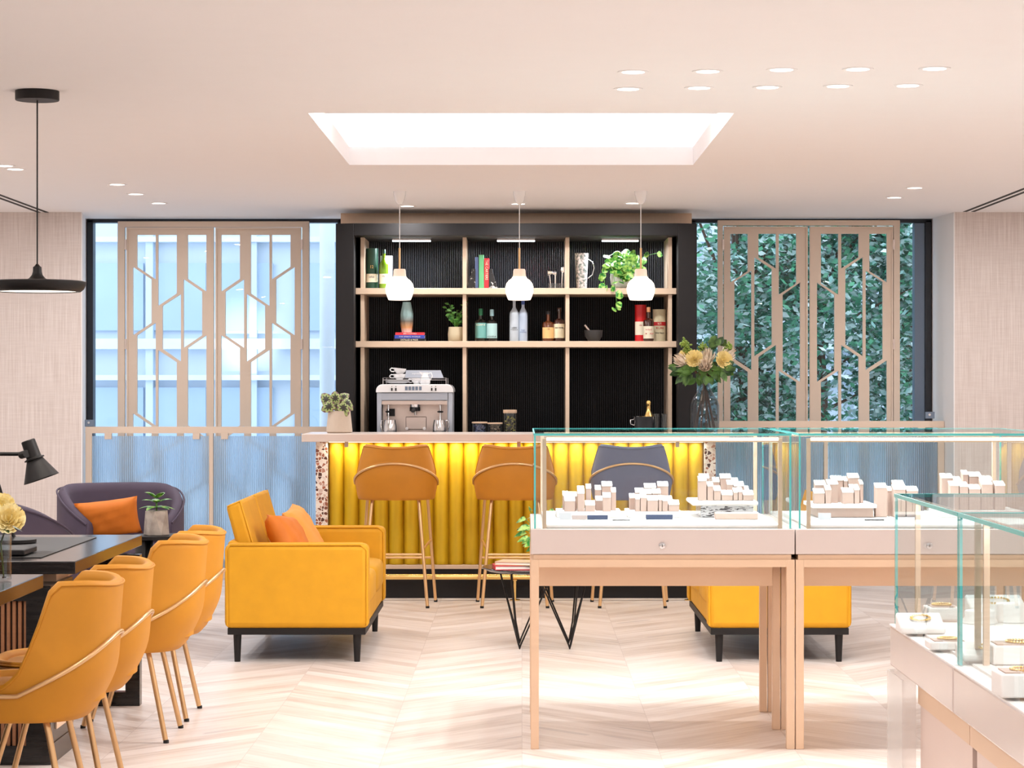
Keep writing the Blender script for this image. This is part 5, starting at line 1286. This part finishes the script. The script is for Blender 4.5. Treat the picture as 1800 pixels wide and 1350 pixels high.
zm = EZ(675.5)+.0005
for k in range(3):
    o = MB().lathe([(0, 0), (.05, 0), (.086, .010), (.088, .012), (.05, .004), (0, .004)], 32).build('saucer', M_porc, smooth=60); o.location = (EX(697.5), eY+.13, zm+.004+k*.008)
    tag(o, f'white saucer in the stack on the espresso machine, {["bottom", "middle", "top"][k]} one', 'saucer', 'white crockery on the espresso machine')
cup('lower white cup on the saucers on the espresso machine', EX(700.5), eY+.13, zm+.032, .043, .038)
cup('upper white cup stacked on another cup on the espresso machine', EX(700.5), eY+.13, zm+.071, .043, .038, tilt=.1)
cup('single white cup beside the milk jug on the espresso machine', EX(731), eY+.12, zm, .038, .04)
mj = thing('milk_jug', 'white porcelain milk jug on the espresso machine', 'jug', (EX(746), eY+.1, zm), 0)
MB().lathe([(0, 0), (.03, 0), (.036, .006), (.035, .035), (.022, .06), (.024, .08), (.022, .08), (.019, .06), (0, .05)], 28).build('body', M_porc, mj, world=False, smooth=60)
MB().add([(-.02, -.012, .06), (-.02, .012, .06), (-.042, 0, .086), (-.015, -.015, .08), (-.015, .015, .08)], [(0, 1, 2), (0, 2, 3), (1, 4, 2), (3, 2, 4)]).build('spout', M_porc, mj, world=False)
MB().tube([(.02, 0, .072), (.042, 0, .078), (.05, 0, .055), (.03, 0, .02)], .004, 8).build('handle', M_porc, mj, world=False, smooth=80)
for x, sd_, l in ((687, -1, 'steel milk pitcher under the left steam wand'), (773, 1, 'steel milk pitcher under the right steam wand')):
    t = thing('milk_pitcher', l, 'pitcher', (EX(x), eY-.06, CZ+.0005), 0, 'steel milk pitchers')
    MB().lathe([(0, 0), (.045, 0), (.047, .01), (.046, .06), (.038, .1), (.036, .1), (.04, .06), (0, .01)], 32).build('body', M_chrome, t, world=False, smooth=60)
    MB().tube([(sd_*.038, 0, .095), (sd_*.06, 0, .095), (sd_*.065, 0, .06), (sd_*.055, 0, .02), (sd_*.046, 0, .02)], .004, 8).build('handle', M_chrome, t, world=False, smooth=80)
# jars
M_bluec = leafmat('blue wrapped sweets', rgb(40, 50, 110), rgb(150, 160, 200), 90); M_brc = leafmat('brown sticks', rgb(90, 56, 34), rgb(206, 170, 130), 90); M_cap = leafmat('coffee capsules', rgb(20, 20, 22), rgb(210, 190, 70), 30)
for x, w, yt, l, fm in ((843, 27, 741.5, 'low glass jar of blue sweets with a wooden lid', M_bluec), (870, 27, 743, 'low glass jar of brown sticks with a wooden lid', M_brc), (896.5, 24, 720.5, 'tall glass jar of capsules with a wooden lid', M_cap)):
    Y = 15.5; R = w/2*Y/F*.92; H = PZ(yt, Y)-CZ; t = thing('glass_jar', l, 'jar', (PX(x, Y), Y, CZ+.0005), 0, 'lidded glass jars on the back counter')
    MB().lathe([(0, 0), (R, 0), (R, H*.86), (R*.96, H*.86), (R*.96, .003), (0, .003)], 28).build('body', M_cglass, t, world=False)
    q = MB(); rnd = random.Random(int(x))
    for k in range(60): a = rnd.uniform(0, 2*PI); rr = R*.72*rnd.random()**.5; q.ball((rr*math.cos(a), rr*math.sin(a), .012+rnd.random()*(H*.66)), .008, .008, .006, n=4)
    o = q.build('contents', fm, t, world=False); o['kind'] = 'stuff'
    MB().lathe([(0, H*.86+.0005), (R*1.05, H*.86+.0005), (R*1.1, H*.9), (R*1.08, H), (0, H)], 28).build('lid', M_oak, t, world=False)
ib = thing('ice_bucket', 'steel champagne bucket with side handle on the back counter', 'bucket', (PX(1133, 15.5), 15.5, CZ+.0005))
MB().lathe([(0, 0), (.06, 0), (.065, .01), (.078, .118), (.082, .122), (.074, .122), (.062, .02), (0, .02)], 36).build('body', M_chrome, ib, world=False, smooth=50)
MB().tube([(-.074, 0, .1), (-.095, 0, .098), (-.096, 0, .07), (-.07, 0, .06)], .005, 8).build('handle', M_chrome, ib, world=False, smooth=80)
cb = thing('champagne_bottle', 'gold foiled champagne bottle neck rising from the steel bucket', 'bottle', (PX(1140, 15.5), 15.5, CZ+.022))
MB().lathe([(0, 0), (.036, 0), (.036, .09), (.02, .118), (.0135, .128)], 24).build('body', M_dgr, cb, world=False); MB().lathe([(.037, .086), (.0225, .118), (.0145, .14), (.0125, .178), (.015, .182), (.0155, .2), (.01, .208), (0, .208)], 24).build('foil', M_gold, cb, world=False, smooth=50)
for x, l in ((1153.5, 'clear tall tumbler next to the champagne bucket'), (1167, 'clear tall tumbler at the right end of the back counter')):
    o = MB().lathe([(0, 0), (.019, 0), (.0205, .14), (.019, .14), (.0175, .008), (0, .008)], 24).build('tumbler', M_cglass); o.location = (PX(x, 15.5), 15.5, CZ+.0005); tag(o, l, 'glass', 'tall tumblers by the champagne bucket')
# begonia on bar
bz = 1.0725
bg_ = thing('potted_begonia', 'patterned-leaf begonia in a beige stone pot on the left end of the bar', 'plant', (PX(596.5, 14.75), 14.75, bz))
k_ = 14.75/F
MB().lathe([(0, 0), (.076, 0), (.085, .008), (.084, .02), (.072, .142), (.066, .142), (.066, .13), (0, .13)], 40).build('pot', solid('beige stone pot', rgb(196, 180, 164), .85, bump=.4, scale=40), bg_, world=False, smooth=50)
def begonia_mat():
    m, nt, b = nodes('begonia leaf'); at_ = mk(nt, 'ShaderNodeTexCoord'); 
    uvn = mk(nt, 'ShaderNodeAttribute', attribute_name='leafuv'); sp = mk(nt, 'ShaderNodeSeparateXYZ'); nt.links.new(uvn.outputs['Vector'], sp.inputs[0])
    # u = angle, v = radius
    s1 = mk(nt, 'ShaderNodeMath', operation='MULTIPLY'); s1.inputs[1].default_value = 16*PI; nt.links.new(sp.outputs[0], s1.inputs[0])
    co = mk(nt, 'ShaderNodeMath', operation='COSINE'); nt.links.new(s1.outputs[0], co.inputs[0])
    a = mk(nt, 'ShaderNodeMath', operation='MULTIPLY_ADD'); a.inputs[1].default_value = .16; nt.links.new(co.outputs[0], a.inputs[0]); 
    iv = mk(nt, 'ShaderNodeMath', operation='SUBTRACT'); iv.inputs[0].default_value = .62; nt.links.new(sp.outputs[1], iv.inputs[1]); nt.links.new(iv.outputs[0], a.inputs[2])
    cr = mk(nt, 'ShaderNodeValToRGB'); e = cr.color_ramp.elements; e[0].position = 0; e[0].color = rgb(112, 78, 84); e[1].position = .75; e[1].color = rgb(44, 34, 34)
    for p, c in ((-.0, rgb(112, 78, 84)), (.03, rgb(150, 160, 110)), (.30, rgb(160, 178, 104)), (.42, rgb(60, 66, 40))): k = e.new(max(p, .001)); k.color = c
    add = mk(nt, 'ShaderNodeMath', operation='ADD'); add.inputs[1].default_value = .30; nt.links.new(a.outputs[0], add.inputs[0])
    nt.links.new(add.outputs[0], cr.inputs[0]); nt.links.new(cr.outputs[0], b.inputs['Base Color']); b.inputs['Roughness'].default_value = .55; return m
M_beg = begonia_mat()
def rleaf(root, c, nrm, R, rot, droop=.25, point=.35):
    nrm = Vector(nrm).normalized(); qm = nrm.to_track_quat('Z', 'Y').to_matrix().to_4x4(); T = Matrix.Translation(c) @ qm @ Matrix.Rotation(rot, 4, 'Z'); vs = []; uv = []; fs = []; NA, NR = 26, 5
    for j in range(NR+1):
        for i in range(NA):
            a = 2*PI*i/NA; rad = R*j/NR*(1+point*max(0, math.cos(a))**6-.25*max(0, math.cos(a-PI))**8+.03*math.cos(11*a)); vs.append(T @ Vector((rad*math.cos(a), rad*math.sin(a)*.86, -droop*R*(j/NR)**2+.03*R*math.cos(8*a)*j/NR))); uv.append((i/NA, j/NR, 0))
    for j in range(NR):
        for i in range(NA): fs.append((j*NA+i, j*NA+(i+1) % NA, (j+1)*NA+(i+1) % NA, (j+1)*NA+i))
    me = bpy.data.meshes.new('leaf'); me.from_pydata([tuple(v) for v in vs], [], fs); at_ = me.attributes.new('leafuv', 'FLOAT_VECTOR', 'POINT')
    for i, u_ in enumerate(uv): at_.data[i].vector = u_
    for p in me.polygons: p.use_smooth = True
    me.materials.append(M_beg); o = bpy.data.objects.new('leaf', me); col.objects.link(o); o.parent = root
def bp_(x, y): return ((x-596.5)*k_, (PZ(y, 14.75)-bz))
for x, y, dy, R, nr, rot in ((574, 702, -.03, .044, (-.4, -1, .3), 2.4), (590, 700, -.02, .042, (.1, -1, .5), 1.6), (580, 714, -.07, .044, (-.2, -1, .15), 3.6), (605, 716, -.06, .046, (.3, -1, .3), -1.2), (612, 708, -.03, .044, (.7, -.9, .5), -1.0), (604, 697, .02, .036, (.4, -.9, .6), .5), (593, 712, -.04, .03, (0, -1, .6), 4.5), (570, 706, .04, .035, (-.8, -.6, .4), 3)):
    X_, Z_ = bp_(x, y); rleaf(bg_, (X_, dy, Z_), nr, R, rot)
sm = MB()
for a in range(8): sm.tube([(0, 0, .13), (.05*math.cos(a), .03*math.sin(a), .2)], .003, 5)
sm.build('stems', M_stem, bg_, world=False, recalc=False)

# bouquet on the bar
bY = 14.75; bx_ = PX(1238.5, bY)
bq = thing('flower_bouquet', 'bouquet of cream proteas and yellow roses in a smoky glass bottle vase on the bar', 'vase of flowers', (bx_, bY, bz))
zq = lambda y: PZ(y, bY)-bz
MB().lathe([(.001, 0), (.085, 0), (.095, .008), (.096, zq(713)), (.085, zq(703)), (.048, zq(688)), (.034, zq(678)), (.034, zq(668)), (.038, zq(666)), (.036, zq(666)), (.031, zq(670)), (.031, zq(678)), (.045, zq(689)), (.082, zq(704)), (.093, zq(714)), (.092, .011), (.001, .011)], 44).build('vase', M_vglass, bq, world=False, smooth=50)
def Q(x, y, dy=0): return ((x-1238.5)*bY/F, dy, zq(y))
sm = MB()
for a in range(9):
    an = a*2.4; sm.tube([(.07*math.cos(an), .05*math.sin(an), .012), (.018*math.cos(an+.5), .015*math.sin(an+.5), zq(689)), (-.02*math.cos(an), -.015*math.sin(an), zq(668)), (-.07*math.cos(an), -.03*math.sin(an), zq(650))], .0058, 7)
sm.build('stems', M_stem, bq, world=False, recalc=False, smooth=80)
def protea(c, R, axis, seed):
    rnd = random.Random(seed); mb = MB(); q = Vector(axis).normalized().to_track_quat('Z', 'Y').to_matrix().to_4x4(); T = Matrix.Translation(c) @ q
    for ring in range(4):
        n_ = 8+ring
        for k in range(n_):
            a = 2*PI*(k+.5*ring)/n_+rnd.uniform(-.1, .1); rb0 = R*(.25+.15*ring); ht = R*(2.3-.28*ring); o_ = .15+.16*ring
            def fn(u, v, a=a, rb0=rb0, ht=ht, o_=o_):
                w_ = R*.26*math.sin(PI*min(.97, .25+v*.72))*(1-v*.3); rr = rb0*(.5+.9*math.sin(v*2.0))+o_*R*v*v*.5
                return (rr*math.cos(a)-w_*(u-.5)*2*math.sin(a), rr*math.sin(a)+w_*(u-.5)*2*math.cos(a), ht*v-R*.9)
            mb.grid(fn, 3, 6, M=T)
    return mb
pm = None
for i, (x, y, dy, R, ax) in enumerate(((1197, 634, -.03, .043, (-1, -.5, .55)), (1243, 627, .0, .048, (.05, -.3, 1)), (1237, 642, -.09, .043, (-.1, -.9, .5)), (1279, 624, .02, .046, (.9, -.3, .8)))):
    protea(Q(x, y, dy), R, ax, i).build('protea_bloom', M_protea, bq, world=False, recalc=False, smooth=80)
for i, (x, y, dy, R, ax) in enumerate(((1219, 631, -.06, .046, (-.3, -1, .4)), (1270, 633, -.06, .046, (.4, -1, .3)), (1204, 621, .02, .03, (-.6, -.6, .6)))):
    mb = MB(); rose(mb, Q(x, y, dy), R, i+20, ax); mb.build('rose_bloom', mat('warm yellow petals', rgb(250, 230, 164), .7, var=.08, scale=30) if i == 0 else bpy.data.materials['warm yellow petals'], bq, world=False, recalc=False, smooth=80)
rnd = random.Random(9)
for (x, y, n_, s_) in ((1204, 604, 60, 7), (1235, 610, 40, 6), (1281, 610, 40, 6), (1208, 612, 30, 6), (1213, 619, 25, 5)):
    gb = MB()
    for k in range(n_): gb.ball(Q(x+rnd.gauss(0, s_*.5), y+rnd.gauss(0, s_*.6), rnd.gauss(0, .012)), .0075, n=4)
    gb.build('lime_bloom', M_leafl, bq, world=False)
lf = MB()
for k in range(26):
    x = rnd.uniform(1200, 1280); y = 652+rnd.gauss(0, 5)-abs(x-1240)*.12; lf.leaf(Q(x, y, rnd.uniform(-.08, .04)), ((x-1240)/40+rnd.uniform(-.3, .3), rnd.uniform(-.7, .2), rnd.uniform(-.9, .3)), rnd.uniform(.06, .09), .045, .1, n=4, face=(rnd.uniform(-.5, .5), -1, rnd.uniform(0, .8)))
for (x, y, dx, dz, L, w) in ((1196, 652, -1, -.1, .09, .04), (1205, 657, -1, -.6, .09, .04), (1212, 655, -.5, -1, .1, .04), (1192, 648, -1, .2, .08, .035), (1222, 662, -.6, -.7, .09, .05), (1250, 650, .3, .9, .09, .05), (1255, 652, .6, -.6, .09, .05), (1262, 650, 1, -.2, .1, .05), (1275, 650, 1, .35, .085, .065), (1270, 645, .8, .6, .08, .05), (1250, 606, .3, .8, .07, .05), (1262, 608, .5, .7, .07, .05), (1255, 612, -.5, .9, .06, .05), (1228, 655, 0, -1, .08, .05), (1258, 655, .2, -1, .08, .045), (1240, 658, .3, -.8, .07, .05), (1215, 650, -.8, -.4, .1, .035), (1208, 650, -1, -.35, .1, .03)):
    for j in range(3): lf.leaf(Q(x+rnd.uniform(-5, 5), y+rnd.uniform(-4, 4), rnd.uniform(-.06, .02)), (dx+rnd.uniform(-.4, .4), rnd.uniform(-.6, .3), dz+rnd.uniform(-.3, .3)), L*rnd.uniform(.7, 1), w, .1, n=4, face=(rnd.uniform(-.5, .5), -1, rnd.uniform(0, .8)))
lf.build('leaves', leafmat('mixed bouquet leaves', rgb(42, 74, 36), rgb(96, 138, 66), 14), bq, world=False, recalc=False)
